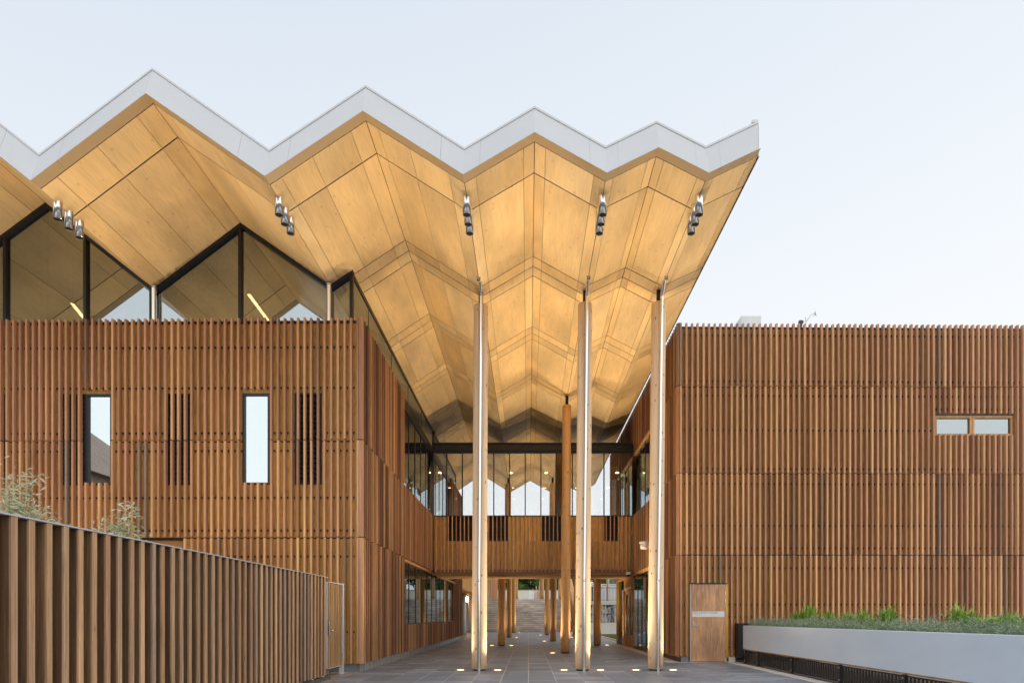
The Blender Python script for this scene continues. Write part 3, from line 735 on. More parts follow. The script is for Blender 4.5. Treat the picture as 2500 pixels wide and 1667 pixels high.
MB().box(RX + .02, 15.4, 29.95, 30.05, 0, 9.7).build('rear_wall', M['ply_wall'], RW)
MB().box(RX + .26, 15.4, 18, 29.9, 4.35, 4.5).build('upper_floor', M['inner_floor'], RW)
MB().box(RX + .26, 15.4, 18, 29.9, 9.5, 9.6).build('roof_slab', M['roof'], RW)
MB().box(RX + .26, 15.4, 18, 29.9, 0, .05).build('lower_floor', M['inner_floor'], RW)
MB().box(8.6, 8.7, 18, 29.9, .05, 9.5).build('inner_wall', M['ply_wall'], RW)
MB().box(15.4, 15.5, 17.9, 30, 0, 9.7).build('outer_wall', M['ply_wall'], RW)
# entrance door pair in the right side wall
for y0 in (25.58, 26.72):
    d = MB()
    d.box(RX + .10, RX + .15, y0, y0 + .14, .02, 2.45); d.box(RX + .10, RX + .15, y0 + .96, y0 + 1.1, .02, 2.45)
    d.box(RX + .10, RX + .15, y0 + .14, y0 + .96, .02, .45); d.box(RX + .10, RX + .15, y0 + .14, y0 + .96, 2.3, 2.45)
    do = d.build('glazed_door', M['timber'], RW)
    sub(MB().box(RX + .12, RX + .13, y0 + .14, y0 + .96, .45, 2.3).build('pane', M['glass_low']), do)
    hx = y0 + (.90 if y0 < 26 else .2)
    sub(MB().tube([(RX + .03, hx, .5), (RX + .03, hx, 1.75)], .016, 10).tube([(RX + .1, hx, .7), (RX + .03, hx, .7)], .01, 8).tube([(RX + .1, hx, 1.6), (RX + .03, hx, 1.6)], .01, 8).build('pull_handle', M['steel'], smooth=True), do)
MB().box(RX + .06, RX + .2, 25.56, 27.95, 2.46, 2.998).build('door_transom', M['timber'], RW)
MB().box(RX + .02, RX + .2, 27.86, 28.02, 0, 2.459).build('door_jamb', M['timber'], RW)
MB().box(RX - .01, RX + .058, 26.0, 27.4, 2.5, 2.58).build('door_closer', M['steel_dull'], RW)
# strip window in the front
y = ry(13) + WY - .03
fo = MB().box(WX0, WX0 + .05, y, y + .1, WZ0, WZ1).box(WX1 - .05, WX1, y, y + .1, WZ0, WZ1).box(WX0 + .05, WX1 - .05, y, y + .1, WZ0, WZ0 + .07).box(WX0 + .05, WX1 - .05, y, y + .1, WZ1 - .08, WZ1)\
    .box(12.88, 13.02, y, y + .1, WZ0 + .07, WZ1 - .08).build('window', M['timber'], RW)
sub(MB().box(WX0 + .05, 12.88, y + .05, y + .06, WZ0 + .07, WZ1 - .08).build('pane', M['glass']), fo)
sub(MB().box(13.02, WX1 - .05, y + .05, y + .06, WZ0 + .07, WZ1 - .08).build('pane', M['glass']), fo)
sub(MB().box(12.945, 12.955, y - .004, y, WZ0 + .02, WZ1 - .02).build('centre_joint', M['black']), fo)
MB().box(WX0 - .005, WX1 + .03, y + .0, y + .1, WZ1 + .002, WZ1 + .028).build('head_flashing', M['black'], RW)
# fire door
yd = ry(5.2) + .05
fd = MB().box(DX0, DX1, yd, yd + .05, .012, DZ - .01).build('fire_door', M['door'], RW, bevel=.003, origin=(DX0, yd, 0))
MB().box(DX0 - .022, DX0 - .004, yd + .012, yd + .1, .0, DZ).build('door_jamb', M['galv'], RW)
MB().box(DX1 + .004, DX1 + .09, yd + .0, yd + .1, .12, DZ).build('door_jamb', M['ply_wall'], RW)
MB().box(DX1 + .004, DX1 + .03, yd - .005, yd + .1, .0, .118).build('jamb_foot', M['cream'], RW)
MB().box(DX0 - .04, DX1 + .09, yd + .01, yd + .1, DZ + .001, DZ + .028).build('door_head', M['black'], RW)
SX0, SX1, SZ0, SZ1 = DX0 + .04, DX1 - .025, 1.30, 1.458
sub(MB().box(SX0, SX1, yd - .004, yd - .001, SZ0, SZ1).build('sign_plate', M['steel_dull']), fd)
def text(body, size, x, z, yy, mat, name, parent):
    c = bpy.data.curves.new(name, 'FONT'); c.body = body; c.size = size; c.extrude = .0008; c.space_character = 1.06
    t = bpy.data.objects.new(name, c); COL.objects.link(t); t.rotation_euler = (R(90), 0, 0); t.location = (x, yy, z)
    dg = bpy.context.evaluated_depsgraph_get(); me = bpy.data.meshes.new_from_object(t.evaluated_get(dg))
    me.materials.clear(); me.materials.append(mat)
    o = bpy.data.objects.new(name, me); COL.objects.link(o); o.matrix_world = t.matrix_world
    o.rotation_euler = (R(90), 0, 0); o.location = (x, yy, z)
    bpy.data.objects.remove(t)
    sub(o, parent)
    return o
text('FIRE SAFETY DOOR', .079, SX0 + .015, 1.392, yd - .0055, M['sign_ink'], 'lettering', fd)
text('DO NOT OBSTRUCT', .026, SX0 + .017, 1.352, yd - .0055, M['sign_ink'], 'small_lettering', fd)
sub(MB().tube([(DX0 + .075, yd, 1.06), (DX0 + .075, yd - .045, 1.06), (DX0 + .20, yd - .05, 1.065)], .011, 10).tube([(DX0 + .075, yd + .0, 1.06), (DX0 + .075, yd - .008, 1.06)], .032, 18).build('lever_handle', M['steel'], smooth=True), fd)
sub(MB().tube([(DX0 + .075, yd + .0, 1.135), (DX0 + .075, yd - .012, 1.135)], .028, 18).build('lock_cylinder', M['steel'], smooth=True), fd)
for z in (1.98, 1.77, 1.14, .30):
    sub(MB().tube([(DX1 + .002, yd - .008, z - .055), (DX1 + .002, yd - .008, z + .055)], .008, 8).build('hinge', M['steel']), fd)
# black flashing beside the planter
MB().box(5.955, 6.06, 17.35, 17.73, 0.13, 1.12).build('planter_flashing', M['black'], RW)
MB().box(6.061, 8.6, 17.55, 17.73, 1.02, 1.12).build('planter_flashing', M['black'], RW)

# rooftop items on the right wing
ac = thing('rooftop_unit', 'white boxy air conditioner on the right wing roof, left of the weather vane', 'air conditioner', (7.3, 20.5, 9.6))
MB().box(7.0, 7.65, 20.2, 21.2, 9.6, 11.18).build('casing', M['white'], ac); MB().box(7.72, 8.75, 20.3, 21.0, 9.6, 10.78).build('duct', M['galv'], ac, bevel=.03)
vn = thing('weather_station', 'small weather vane and cup anemometer on a bent arm above the right wing', 'weather station', (8.27, 18.6, 9.6))
k = 18.6 / 1500
def pz(px, py): return ((px - 1290) * k, 18.6, CAMZ + (1505 - py) * k)
MB().tube([pz(1967, 800), pz(1967, 775)], .018, 8).build('mast', M['galv'], vn)
MB().tube([pz(1968, 786), pz(1975, 776), pz(1981, 767.5), pz(1988, 766)], .006, 6).build('arm', M['black'], vn)
MB().tube([pz(1990, 762), pz(1990, 770)], .013, 8).build('sensor_body', M['black'], vn)
for dx, dz in ((-3.4, 0.6), (3.4, -.6)): MB().tube([pz(1990 + dx - .8, 770.3 + dz), pz(1990 + dx + .8, 770.3 + dz)], [.018, .006], 8).build('cup', M['sensor'], vn)
MB().tube([pz(1990, 762), pz(1988, 753.5)], .004, 5).build('vane', M['galv'], vn)
rg = thing('rain_gauge', 'dark bowl shaped rain gauge on the right wing roof beside the vane', 'rain gauge', (8.13, 18.6, 9.6))
MB().tube([pz(1955, 800), pz(1955, 792), pz(1955, 788), pz(1956, 784.5)], [.03, .045, .075, .08], 12).build('bowl', M['kerb'], rg, smooth=True)
MB().tube([pz(1955, 806), pz(1955, 799)], .015, 8).build('post', M['galv'], rg)
# sedum along the roof edge
sdm = MB()
for i in range(1400):
    x = random.uniform(8.3, 15.3); y0 = ry(x) + random.uniform(.35, .8); h = random.uniform(.02, .09) * (1 if random.random() < .9 else 1.6)
    a = random.uniform(-.4, .4)
    sdm.tri((x - .01, y0, 9.68), (x + .01, y0, 9.68), (x + a * h, y0 + .01, 9.72 + h))
sdm.build('roof_sedum', M['leaf_grey'], label='low green roof plants showing along the right wing parapet', cat='plants', kind='stuff')

# ================================================================== LINK BRIDGE
BR = thing('link_bridge', 'glazed timber bridge joining the two wings above the passage', 'bridge', (0, 26.5, 3.1))
BX0, BX1, B0, B1 = CX + .0, RX - .0, 25.0, 28.0
LV = [(-3.33, -.83), (.52, 1.38), (3.10, 3.69)]
def bb(x0, x1, y0, y1, z0, z1, name, mat): return MB().box(x0, x1, y0, y1, z0, z1).build(name, mat, BR)
edges = [BX0] + [e for l in LV for e in l] + [BX1]
for i in range(0, len(edges), 2): bb(edges[i], edges[i + 1], B0 + .12, B0 + .2, 4.395, 5.40, 'plywood_sheet', M['ply_wall'])
n = 6
for i in range(n):
    w = (BX1 - BX0) / n; bb(BX0 + i * w + .0015, BX0 + (i + 1) * w - .0015, B0 + .12, B0 + .2, 3.24, 4.39, 'plywood_sheet', M['ply_wall'])
for a, b in LV:
    fo = MB().box(a, b, B0 + .19, B0 + .2, 4.395, 5.40).box(a, a + .03, B0 + .09, B0 + .189, 4.395, 5.40).box(b - .03, b, B0 + .09, B0 + .189, 4.395, 5.40).box(a + .03, b - .03, B0 + .09, B0 + .189, 4.395, 4.45).build('louvre_window', M['black'], BR)
    z = 4.47
    while z < 5.35:
        sub(MB().hexa([(a + .031, B0 + .1, z), (b - .031, B0 + .1, z), (b - .031, B0 + .11, z), (a + .031, B0 + .11, z),
                       (a + .031, B0 + .16, z + .11), (b - .031, B0 + .16, z + .11), (b - .031, B0 + .17, z + .11), (a + .031, B0 + .17, z + .11)]).build('louvre_blade', M['beam']), fo); z += .155
bb(BX0, BX1, B0 + .02, B0 + .25, 5.402, 5.43, 'sill_flashing', M['black'])
bb(BX0, BX1, B0 + .1, B0 + .14, 3.10, 3.236, 'bottom_rail', M['batten'])
lay_battens(BR, [(BX0 + .09 + i * .165, B0 + .03, 3.12, 5.40, 'x') for i in range(49)], 300, w=.042, d=.055)
# underside boards
for k_ in range(3):
    xa, xb = (BX0, -1.0, 1.05, BX1)[k_], (BX0, -1.0, 1.05, BX1)[k_ + 1]
    for j in range(14): bb(xa + .01, xb - .01, B0 + .15 + j * .2, B0 + .335 + j * .2, 3.02, 3.10, 'underside_board', M['soffit_board'])
bb(BX0, BX1, B0 + .14, B1, 3.101, 3.22, 'floor_deck', M['black'])
bb(BX0, BX1, B1 - .08, B1, 3.22, 5.43, 'rear_wall', M['ply_wall'])
bb(BX0, BX1, B0 + .25, B1 - .09, 5.1, 5.2, 'bridge_floor', M['inner_floor'])
# beam, mullions, panes
MB().box(BX0 - .05, BX1 - .06, B0 - .16, B0 - .02, 8.32, 8.34).box(BX0 - .05, BX1 - .06, B0 - .16, B0 - .02, 8.04, 8.06).box(BX0 - .05, BX1 - .06, B0 - .05, B0 - .02, 8.06, 8.32).build('steel_beam', M['beam'], BR)
bb(BX0, BX1, B0 - .018, B0 + .1, 7.955, 8.06, 'window_head', M['black'])
bb(BX0, BX1, B0, B1, 8.10, 8.30, 'bridge_roof', M['black'])
mxs = [-3.93 + i * .64 for i in range(0, 13)]
mxs = [-3.87, -3.33, -2.69, -2.05, -1.41, -.77, -.13, .51, 1.15, 1.79, 2.43, 3.08, 3.73, 4.27]
for yy in (B0, B1 - .1):
    for i, (a, b) in enumerate(zip(mxs, mxs[1:])):
        fo = MB().box(a - .022, a + .022, yy, yy + .09, 5.43, 7.953).build('mullion', M['black'], BR)
        sub(MB().box(a + .022, b - .022, yy + .04, yy + .05, 5.43, 7.953).build('pane', M['glass_bridge'] if yy == B0 else M['glass_low']), fo)
bb(BX0, BX1, B0 + .32, B1 - .3, 7.50, 7.58, 'ceiling', M['soffit'])
bb(BX0, BX1, B0 + .24, B0 + .318, 7.50, 8.09, 'bulkhead', M['plaster'])
bb(BX0, BX1, B1 - .1, B1, 7.955, 8.06, 'window_head', M['black'])
for i, x in enumerate((-3.8, -2.28, -.75, .77, 2.3, 3.82)):
    c = thing('ceiling_downlight', 'glowing round downlight in the bridge ceiling, %s from the left' % ('first', 'second', 'third', 'fourth', 'fifth', 'sixth')[i], 'light', (x, 26.4, 7.48), 'downlights in the bridge ceiling')
    MB().tube([(x, 26.4, 7.485), (x, 26.4, 7.498)], .085, 16).build('trim_ring', M['white'], c)
    MB().tube([(x, 26.4, 7.468), (x, 26.4, 7.483)], .07, 16).build('lamp_disc', M['lamp'], c)
ex = thing('exit_sign', 'small green exit sign hanging at the right end of the bridge', 'sign', (3.95, 26.0, 7.2))
MB().box(3.86, 4.1, 25.98, 26.02, 7.2, 7.34).build('housing', M['white'], ex); MB().box(3.88, 4.08, 25.972, 25.978, 7.215, 7.325).build('sign_face', M['exit'], ex)
MB().tube([(3.98, 26, 7.341), (3.98, 26, 7.499)], .008, 6).build('rod', M['galv'], ex)
cm = thing('security_camera', 'white dome security camera under the right end of the bridge', 'camera', (4.05, 24.9, 3.0))
MB().box(3.95, 4.13, 24.86, 24.94, 3.0, 3.12).build('bracket', M['sensor'], cm)
MB().tube([(4.04, 24.83, 3.09), (4.04, 24.83, 3.0)], [.09, .085], 18).build('housing', M['sensor'], cm, smooth=True)
MB().tube([(4.04, 24.83, 2.998), (4.04, 24.83, 2.96), (4.04, 24.83, 2.93)], [.06, .052, .02], 16).build('dome', M['black'], cm, smooth=True)
sn = thing('alarm_sounder', 'white round alarm sounder on the right side wall, half behind the right front column', 'alarm', (4.2, 21.9, 3.8))
MB().tube([(4.12, 21.9, 3.98), (4.12, 21.9, 3.91)], .17, 20).build('lid', M['sensor'], sn, smooth=True)
MB().tube([(4.12, 21.9, 3.908), (4.12, 21.9, 3.72)], [.14, .12], 20).build('body', M['sensor'], sn, smooth=True)
MB().box(4.2, 4.275, 21.83, 21.97, 3.75, 4.02).build('wall_plate', M['sensor'], sn)

# ================================================================== COLUMNS
def log(base, top, r0, r1, seg=28):
    mb = MB(); pts, rr = [], []
    n = 12
    for i in range(n + 1):
        t = i / n
        pts.append(Vector(base).lerp(Vector(top), t)); rr.append(r0 + (r1 - r0) * t + (random.uniform(-.002, .002) if 0 < i < n else 0))
    pts += [Vector(top) + Vector((0, 0, .02))]; rr += [r1 - .025]
    return mb.tube(pts, rr, seg)
VX = {'V2': -1.165, 'V3': 1.404, 'V4': 3.226}
COLS = [  # x base, x top, y, base z, top z, pipe side, description
    (-1.20, -1.16, 15.0, 0, 8.87, 'near', 'tall pale log column with steel pipe, left of the front three'),
    (1.32, 1.385, 15.0, 0, 8.90, 'near', 'tall pale log column with steel pipe, middle of the front three'),
    (3.10, 3.18, 15.0, 0, 8.92, 'near', 'tall pale log column with steel pipe beside the right wing corner'),
    (1.33, 1.385, 22.1, 0, 8.87, None, 'orange brown log column standing just in front of the bridge'),
    (-1.22, -1.17, 27.9, 0, 8.9, None, 'log column under the rear of the bridge, left row'),
    (3.17, 3.2, 28.3, 0, 8.9, None, 'log column under the rear of the bridge by the glazed entrance'),
    (1.33, 1.39, 33.0, 0, 8.9, None, 'log column in the passage, first behind the bridge in the middle row'),
    (-1.22, -1.17, 39.0, 0, 8.9, None, 'log column in the passage, second back in the left row'),
    (2.98, 3.2, 39.0, 0, 8.9, None, 'log column mostly hidden behind the middle front column'),
    (1.33, 1.39, 44.3, 0, 8.9, None, 'log column before the stairs in the middle row'),
    (-1.22, -1.17, 50.6, 0, 8.9, None, 'log column at the foot of the stairs, left row'),
    (1.34, 1.39, 59.6, 3.0, 8.9, 'side', 'log column with pipe on the landing at the top of the stairs'),
    (3.15, 3.2, 61.5, 3.0, 8.9, None, 'log column on the landing, right side'),
    (-1.19, -1.17, 61.0, 3.0, 8.9, 'side', 'log column on the landing, left side')]
for xb, xt, y, zb, zt, pipe, lab in COLS:
    c = thing('timber_column', lab, 'column', (xb, y, zb), 'log columns under the pleated canopy')
    r = .185 if y < 16 else .17
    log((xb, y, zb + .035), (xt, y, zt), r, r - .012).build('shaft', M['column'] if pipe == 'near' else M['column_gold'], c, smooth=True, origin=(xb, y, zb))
    MB().tube([(xt, y, zt + .021), (xt, y, prof(xt) if y < 51 else zt + .2)], .055, 16).build('steel_stub', M['black'], c, smooth=True)
    MB().tube([(xb, y, zb), (xb, y, zb + .033)], r - .03, 24).build('base_plate', M['black'], c)
    if pipe == 'near':
        for z in (.42, .60):
            for s in (-1, 1):
                a = .09 * s; MB().tube([(xb + a, y - r * .88, zb + z), (xb + a, y - r * .88 - .012, zb + z)], .012, 10).build('bolt', M['steel_dull'], c)
        py = y - r - .07; pxb, pxt = xb + .015, xt + .025
        vx = {(-1.20): -1.165, 1.32: 1.404, 3.10: 3.226}[xb]
        top = prof(vx + .001)
        pts = [(pxb, py, 0.0), (pxb, py, 2.0), ((pxb + pxt) / 2, py, 5.0), (pxt, py, 8.95), (pxt, py - .02, 9.02),
               (vx - (pxt - vx) * 0 , py - .36, 9.45), (vx, py - .39, 9.55), (vx, py - .39, top - .05), (vx, py - .39, top + .02)]
        MB().tube(pts, [.036] * 7 + [.038, .045], 16, caps=False).build('drainpipe', M['steel'], c, smooth=True)
        MB().tube([(pxb, py, 2.15), (pxb, py, 2.2)], .042, 14).build('pipe_collar', M['steel'], c, smooth=True)
    elif pipe == 'side':
        MB().tube([(xb - .25, y - .1, zb), (xt - .25, y - .1, zt + .1)], .045, 12).build('drainpipe', M['steel'], c, smooth=True)

# steel rainwater pipes in front of the clerestory
for x, lab in ((-8.87, 'stainless steel roof pipe rising behind the batten parapet, left one'), (-4.72, 'stainless steel roof pipe rising behind the batten parapet near the corner')):
    c = thing('roof_pipe', lab, 'pipe', (x, 14.05, 8.0), 'roof pipes in front of the clerestory')
    zt = prof(x) + .02; y = 14.03
    MB().tube([(x, y + .52, 8.0), (x, y + .52, zt - .06), (x, y + .52, zt - .04)], [.055, .055, .06], 18, caps=False).build('pipe', M['steel'], c, smooth=True)
    MB().tube([(x, y + .52, zt - .06), (x, y + .52, zt + .0)], .068, 18).build('flange', M['steel'], c, smooth=True)

# cylinder lights hung from the valleys
TR = [(-8.90, 'far left valley'), (-4.715, 'valley above the clerestory corner'), (-1.165, 'valley in line with the left front column'), (1.404, 'valley in line with the middle front column'), (3.226, 'valley in line with the right front column')]
for vx, where in TR:
    for i, y in enumerate((11.62, 11.90, 12.18)):
        c = thing('cylinder_downlight', 'steel cylinder light, %s of three in the %s' % (('front', 'middle', 'rear')[i], where), 'light', (vx, y, 9.0), 'steel cylinder lights under the canopy')
        zt = prof(vx) + .03; zb = 8.885 if vx > -6 else 8.80
        seg = 24; mb = MB(); 
        for k_ in range(seg):
            t = 2 * math.pi * k_ / seg; px_, py_ = vx + .074 * math.cos(t), y + .074 * math.sin(t)
            mb.v += [(px_, py_, zb), (px_, py_, prof(px_) + .005), (vx + .068 * math.cos(t), y + .068 * math.sin(t), zb), (vx + .068 * math.cos(t), y + .068 * math.sin(t), zb + .08)]
        for k_ in range(seg):
            a, b = 4 * k_, 4 * ((k_ + 1) % seg)
            mb.f += [(a, b, b + 1, a + 1), (a + 2, b + 2, b, a), (a + 3, b + 3, b + 2, a + 2)]
        mb.build('cylinder', M['steel'], c, smooth=True)
        MB().tube([(vx, y, zb + .01), (vx, y, zb + .03)], .067, 20).build('louvre_disc', M['joint'], c)

# ================================================================== GROUND UPLIGHTS
def uplight(x, y, lab, power=1.0, z=0.0, tilt=(0, 0)):
    c = thing('ground_uplight', lab, 'light', (x, y, z), 'glowing uplights set in the paving')
    MB().tube([(x, y, z - .02), (x, y, z + .006)], .14, 24).build('steel_ring', M['steel_dull'], c)
    MB().tube([(x, y, z + .0062), (x, y, z + .010)], .08, 20).build('lens', M['lens'], c)
    ld = bpy.data.lights.new('uplight_lamp', 'SPOT'); ld.energy = UPLIGHT_W * power; ld.color = (1.0, 0.77, 0.46)
    ld.spot_size = R(108); ld.spot_blend = 1.0; ld.shadow_soft_size = .07
    lo = bpy.data.objects.new('uplight_lamp', ld); COL.objects.link(lo); lo.rotation_euler = Vector((math.tan(R(tilt[0])), math.tan(R(tilt[1])), 1)).to_track_quat('-Z', 'Y').to_euler(); lo.location = (x, y, z + .03); adopt(lo, c)
UL = [(-1.66, 15.02, 'left of the left front column', 1), (-.75, 15.0, 'right of the left front column', 1), (.87, 15.0, 'left of the middle front column', 1), (1.76, 15.0, 'right of the middle front column', 1),
      (2.63, 15.02, 'left of the right front column', 1), (3.54, 15.02, 'right of the right front column', 1),
      (.87, 22.12, 'left of the orange column before the bridge', 2.4), (1.79, 22.12, 'right of the orange column before the bridge', 2.4),
      (-1.66, 27.92, 'left of the left column under the bridge', .6), (-.77, 27.9, 'right of the left column under the bridge', .6),
      (3.62, 28.3, 'beside the column by the glazed entrance', .6), (.86, 32.9, 'left of the first middle row passage column', .6), (1.8, 32.9, 'right of the first middle row passage column', .6),
      (-1.66, 39, 'left of the second left row passage column', .6), (-.75, 39, 'right of the second left row passage column', .6), (2.8, 39.2, 'near the hidden right row column', .6),
      (.86, 44.0, 'left of the last middle row column before the stairs', .6), (-.75, 50.5, 'right of the column at the foot of the stairs', 1.0), (3.55, 50.0, 'at the foot of the stairs by the right wall', 1.0)]
for x, y, d, p in UL:
    # each beam leans away from its column; the front ones also lean out towards the canopy edge
    cx = min((c_[0] for c_ in COLS if abs(c_[2] - y) < 1.5), key=lambda q: abs(q - x), default=x + 1)
    aim = {-1.66: (-18, -20), -.75: (15, -26), .87: (-14, 22), 1.76: (13, -27), 2.63: (-13, 24), 3.54: (17, -22)}.get(x) if y < 16 else None
    uplight(x, y, 'round glowing uplight in the paving, ' + d, p, tilt=aim or ((-1 if x < cx else 1) * 22, -12 if y < 26 else 6))
for x, nm in ((-5.3, 'nearest the corner'), (-7.4, 'second from the corner'), (-9.6, 'third from the corner'), (-11.8, 'farthest from the corner')):
    uplight(x, 13.5, 'garden uplight between slatted fence and left wing, ' + nm, .75, z=.5, tilt=(0, -24))

# neighbouring house across the street, seen as a reflection in the tall windows
NH = thing('house', 'two storey brick house with tiled gable roof across the street, reflected in the tall windows', 'house', (-28, -12, 0))
MB().box(-40, -26.5, -18, -8, -.05, 10).build('wall', plain('house_brick', (0.34, 0.22, 0.16), .8, 0, 3, .2), NH)
MB().hexa([(-40.5, -18.5, 10), (-26, -18.5, 10), (-26, -7.5, 10), (-40.5, -7.5, 10), (-36.5, -13.1, 14.6), (-31, -13.1, 14.6), (-31, -12.9, 14.6), (-36.5, -12.9, 14.6)]).build('roof', plain('house_tiles', (0.42, 0.30, 0.24), .8, 0, (1, 6, 1), .3), NH)
for k_ in range(4):
    for zz in (1.0, 5.2):
        fo = MB().box(-38.9 + k_ * 3.2, -37.4 + k_ * 3.2, -7.999, -7.93, zz, zz + 1.7).build('window', M['white'], NH)
        sub(MB().box(-38.8 + k_ * 3.2, -37.5 + k_ * 3.2, -7.929, -7.91, zz + .1, zz + 1.6).build('pane', M['black']), fo)

# ================================================================== STAIRS
ST = thing('stone_staircase', 'wide stone block stairs rising at the end of the passage', 'stairs', (0, 55, 0))
NR, SY0 = 17, 52.9
for i in range(NR):
    z0, z1 = i * 3.0 / NR, (i + 1) * 3.0 / NR; y0 = SY0 + i * .35
    x = -4.05 - random.random() * 1.2
    while x < 3.9:
        xb = min(x + random.choice((1.2, 1.6, 2.4)), 3.95); xa = max(x, -4.05)
        if xb - xa > .05: MB().box(xa + .006, xb - .006, y0 + random.uniform(0, .004), y0 + .36, z0 + .022, z1).build('stone_block', M['step'], ST)
        x = xb
co = MB()
for i in range(NR): co.box(-4.04, 3.94, SY0 + i * .35 + .025, SY0 + i * .35 + .37, i * 3.0 / NR - .02, i * 3.0 / NR + .0225)
co.build('stair_core', M['kerb'], ST)
structure(MB().box(-60, 70, SY0 + NR * .35 + .02, 140, 2.6, 2.995), 'upper_terrace', M['path'])
structure(MB().box(-60, -4.3, 58.3, 58.8, -.05, 2.6).box(4.45, 70, 58.4, 58.8, -.05, 2.6), 'terrace_face', M['white'])
for sx, nm in ((-3.85, 'left'), (3.72, 'right')):
    c = thing('stair_handrail', 'stainless handrail running up the %s side of the stairs' % nm, 'handrail', (sx, 55, 0))
    MB().tube([(sx, 52.6, .95), (sx, 53.2, 1.0), (sx, 58.9, 3.95), (sx, 59.6, 3.95)], .03, 10).build('rail', M['steel'], c, smooth=True)
    for k_ in range(4):
        yy = 53.2 + k_ * 1.85; zz = (yy - 53.2) / 5.7 * 2.95
        MB().tube([(sx, yy, zz), (sx, yy, zz + 1.0)], .02, 8).build('post', M['steel'], c)
fw = thing('flank_wall', 'timber battened wall flanking the stairs on the left', 'wall', (-4.2, 58, 0))
MB().box(-4.5, -4.06, 52.9, 66, 0, 6.2).build('wall', M['ply_wall'], fw)
for i in range(30): MB().box(-4.058, -3.99, 53 + i * .42, 53.2 + i * .42, .1, 6.1).build('batten', M['batten'], fw)
MB().box(-3.9, -3.2, 64, 64.1, 3.0, 6.2).build('return_wall', M['batten'], fw)
fr = thing('flank_wall', 'timber stair flank wall on the right with sloping capping', 'wall', (4.1, 56, 0))
MB().hexa([(3.96, 51.5, 0), (4.2, 51.5, 0), (4.2, 60, 0), (3.96, 60, 0), (3.96, 51.5, 1.3), (4.2, 51.5, 1.3), (4.2, 60, 4.9), (3.96, 60, 4.9)]).build('wall', M['ply_wall'], fr)
MB().beam((4.08, 51.4, 1.36), (4.08, 60.1, 5.0), .34, .1).build('capping', M['timber'], fr)

# ================================================================== COURTYARD WALL, MURAL, BACKGROUND
cw = thing('courtyard_wall', 'white rendered retaining wall with black and white mural panels', 'wall', (9, 47.2, 0))
MB().box(4.45, 26, 47, 47.4, 0, .87).build('lower_wall', M['white'], cw)
MB().box(4.45, 26, 47.02, 47.4, .872, 2.22).build('mural_backing', M['mural_frame'], cw)
for k_ in range(9):
    for j in range(2):
        MB().box(4.47 + k_ * 1.0, 5.45 + k_ * 1.0, 46.99, 47.018, .89 + j * .665, 1.54 + j * .665).build('mural_panel', M['mural'], cw, origin=(4.47 + k_ * .97, 47, .9 + j * .6))
MB().box(4.45, 26, 46.95, 47.5, 2.222, 2.5).build('coping', M['white'], cw)
rl = thing('black_railing', 'black steel picket railing on top of the mural wall', 'railing', (9, 47.2, 2.5))
MB().box(4.45, 20, 47.18, 47.22, 3.52, 3.56).box(4.45, 20, 47.18, 47.22, 2.58, 2.61).build('rails', M['black'], rl)
pm = MB().box(-.01, .01, -.01, .01, 0, .909).mesh('picket'); pm.materials.append(M['black'])
for k_ in range(110): inst('picket', pm, (4.5 + k_ * .115, 47.2, 2.611), rl)
for k_ in range(6): MB().box(4.9 + k_ * 2.4, 4.98 + k_ * 2.4, 47.23, 47.3, 2.501, 3.6).build('post', M['black'], rl)
pf = thing('pale_fence', 'pale blue and white panel fence behind the black railing', 'fence', (10, 56, 2.5))
for k_ in range(12): MB().box(4.6 + k_ * 1.3, 5.86 + k_ * 1.3, 56, 56.08, 2.6, 4.15 + random.uniform(-.03, .03)).build('fence_panel', (M['white'], M['planter'])[k_ % 3 == 1], pf)
MB().box(4.6, 20.2, 56.09, 56.2, 4.2, 4.3).build('top_rail', M['white'], pf)
ck = thing('chain_link_fence', 'tall chain link fence seen beside the glazed entrance', 'fence', (6.8, 50, 2.5))
lk = MB()
for i in range(-14, 60):
    x = 6.55 + i * .16
    for s in (-1, 1):
        z0, z1 = 3.5, 5.8; xa, xb = x, x + s * 2.3
        if s > 0:
            if xa < 6.55: z0 = z0 + (6.55 - xa); xa = 6.55
        else:
            if xb < 6.55: z1 = z1 - (6.55 - xb); xb = 6.55
        if z1 > z0 and xa >= 6.55: lk.beam((xa, 50, z0), (xb, 50, z1), .014, .014)
lk.build('chain_mesh', M['galv'], ck, kind='stuff')
MB().tube([(6.52, 50, 2.5), (6.52, 50, 6.1)], .05, 10).tube([(9.6, 50, 2.5), (9.6, 50, 6.1)], .05, 10).build('post', M['galv'], ck)
MB().box(6.3, 6.42, 49.5, 49.6, 2.5, 6.4).build('timber_post', M['batten'], ck)
bw = thing('boundary_wall', 'cream rendered boundary wall behind the top of the stairs', 'wall', (0, 78, 3))
for k_ in range(8): MB().box(-16 + k_ * 4 + .01, -12 + k_ * 4 - .01, 78, 78.2, 2.99, 4.68).build('wall_panel', M['cream'] if k_ % 2 else M['white'], bw)
MB().box(-16, 16, 77.95, 78.25, 4.682, 4.74).build('coping', M['timber'], bw)
gp = thing('slatted_gate', 'narrow timber slatted gate in the cream boundary wall', 'gate', (1, 77.6, 3))
for k_ in range(5): MB().box(.78 + k_ * .17, .88 + k_ * .17, 77.6, 77.66, 3.0, 4.5 + (k_ % 2) * .7).build('slat', M['batten'], gp)
MB().box(.76, 1.58, 77.67, 77.72, 3.4, 3.5).build('rail', M['batten'], gp)

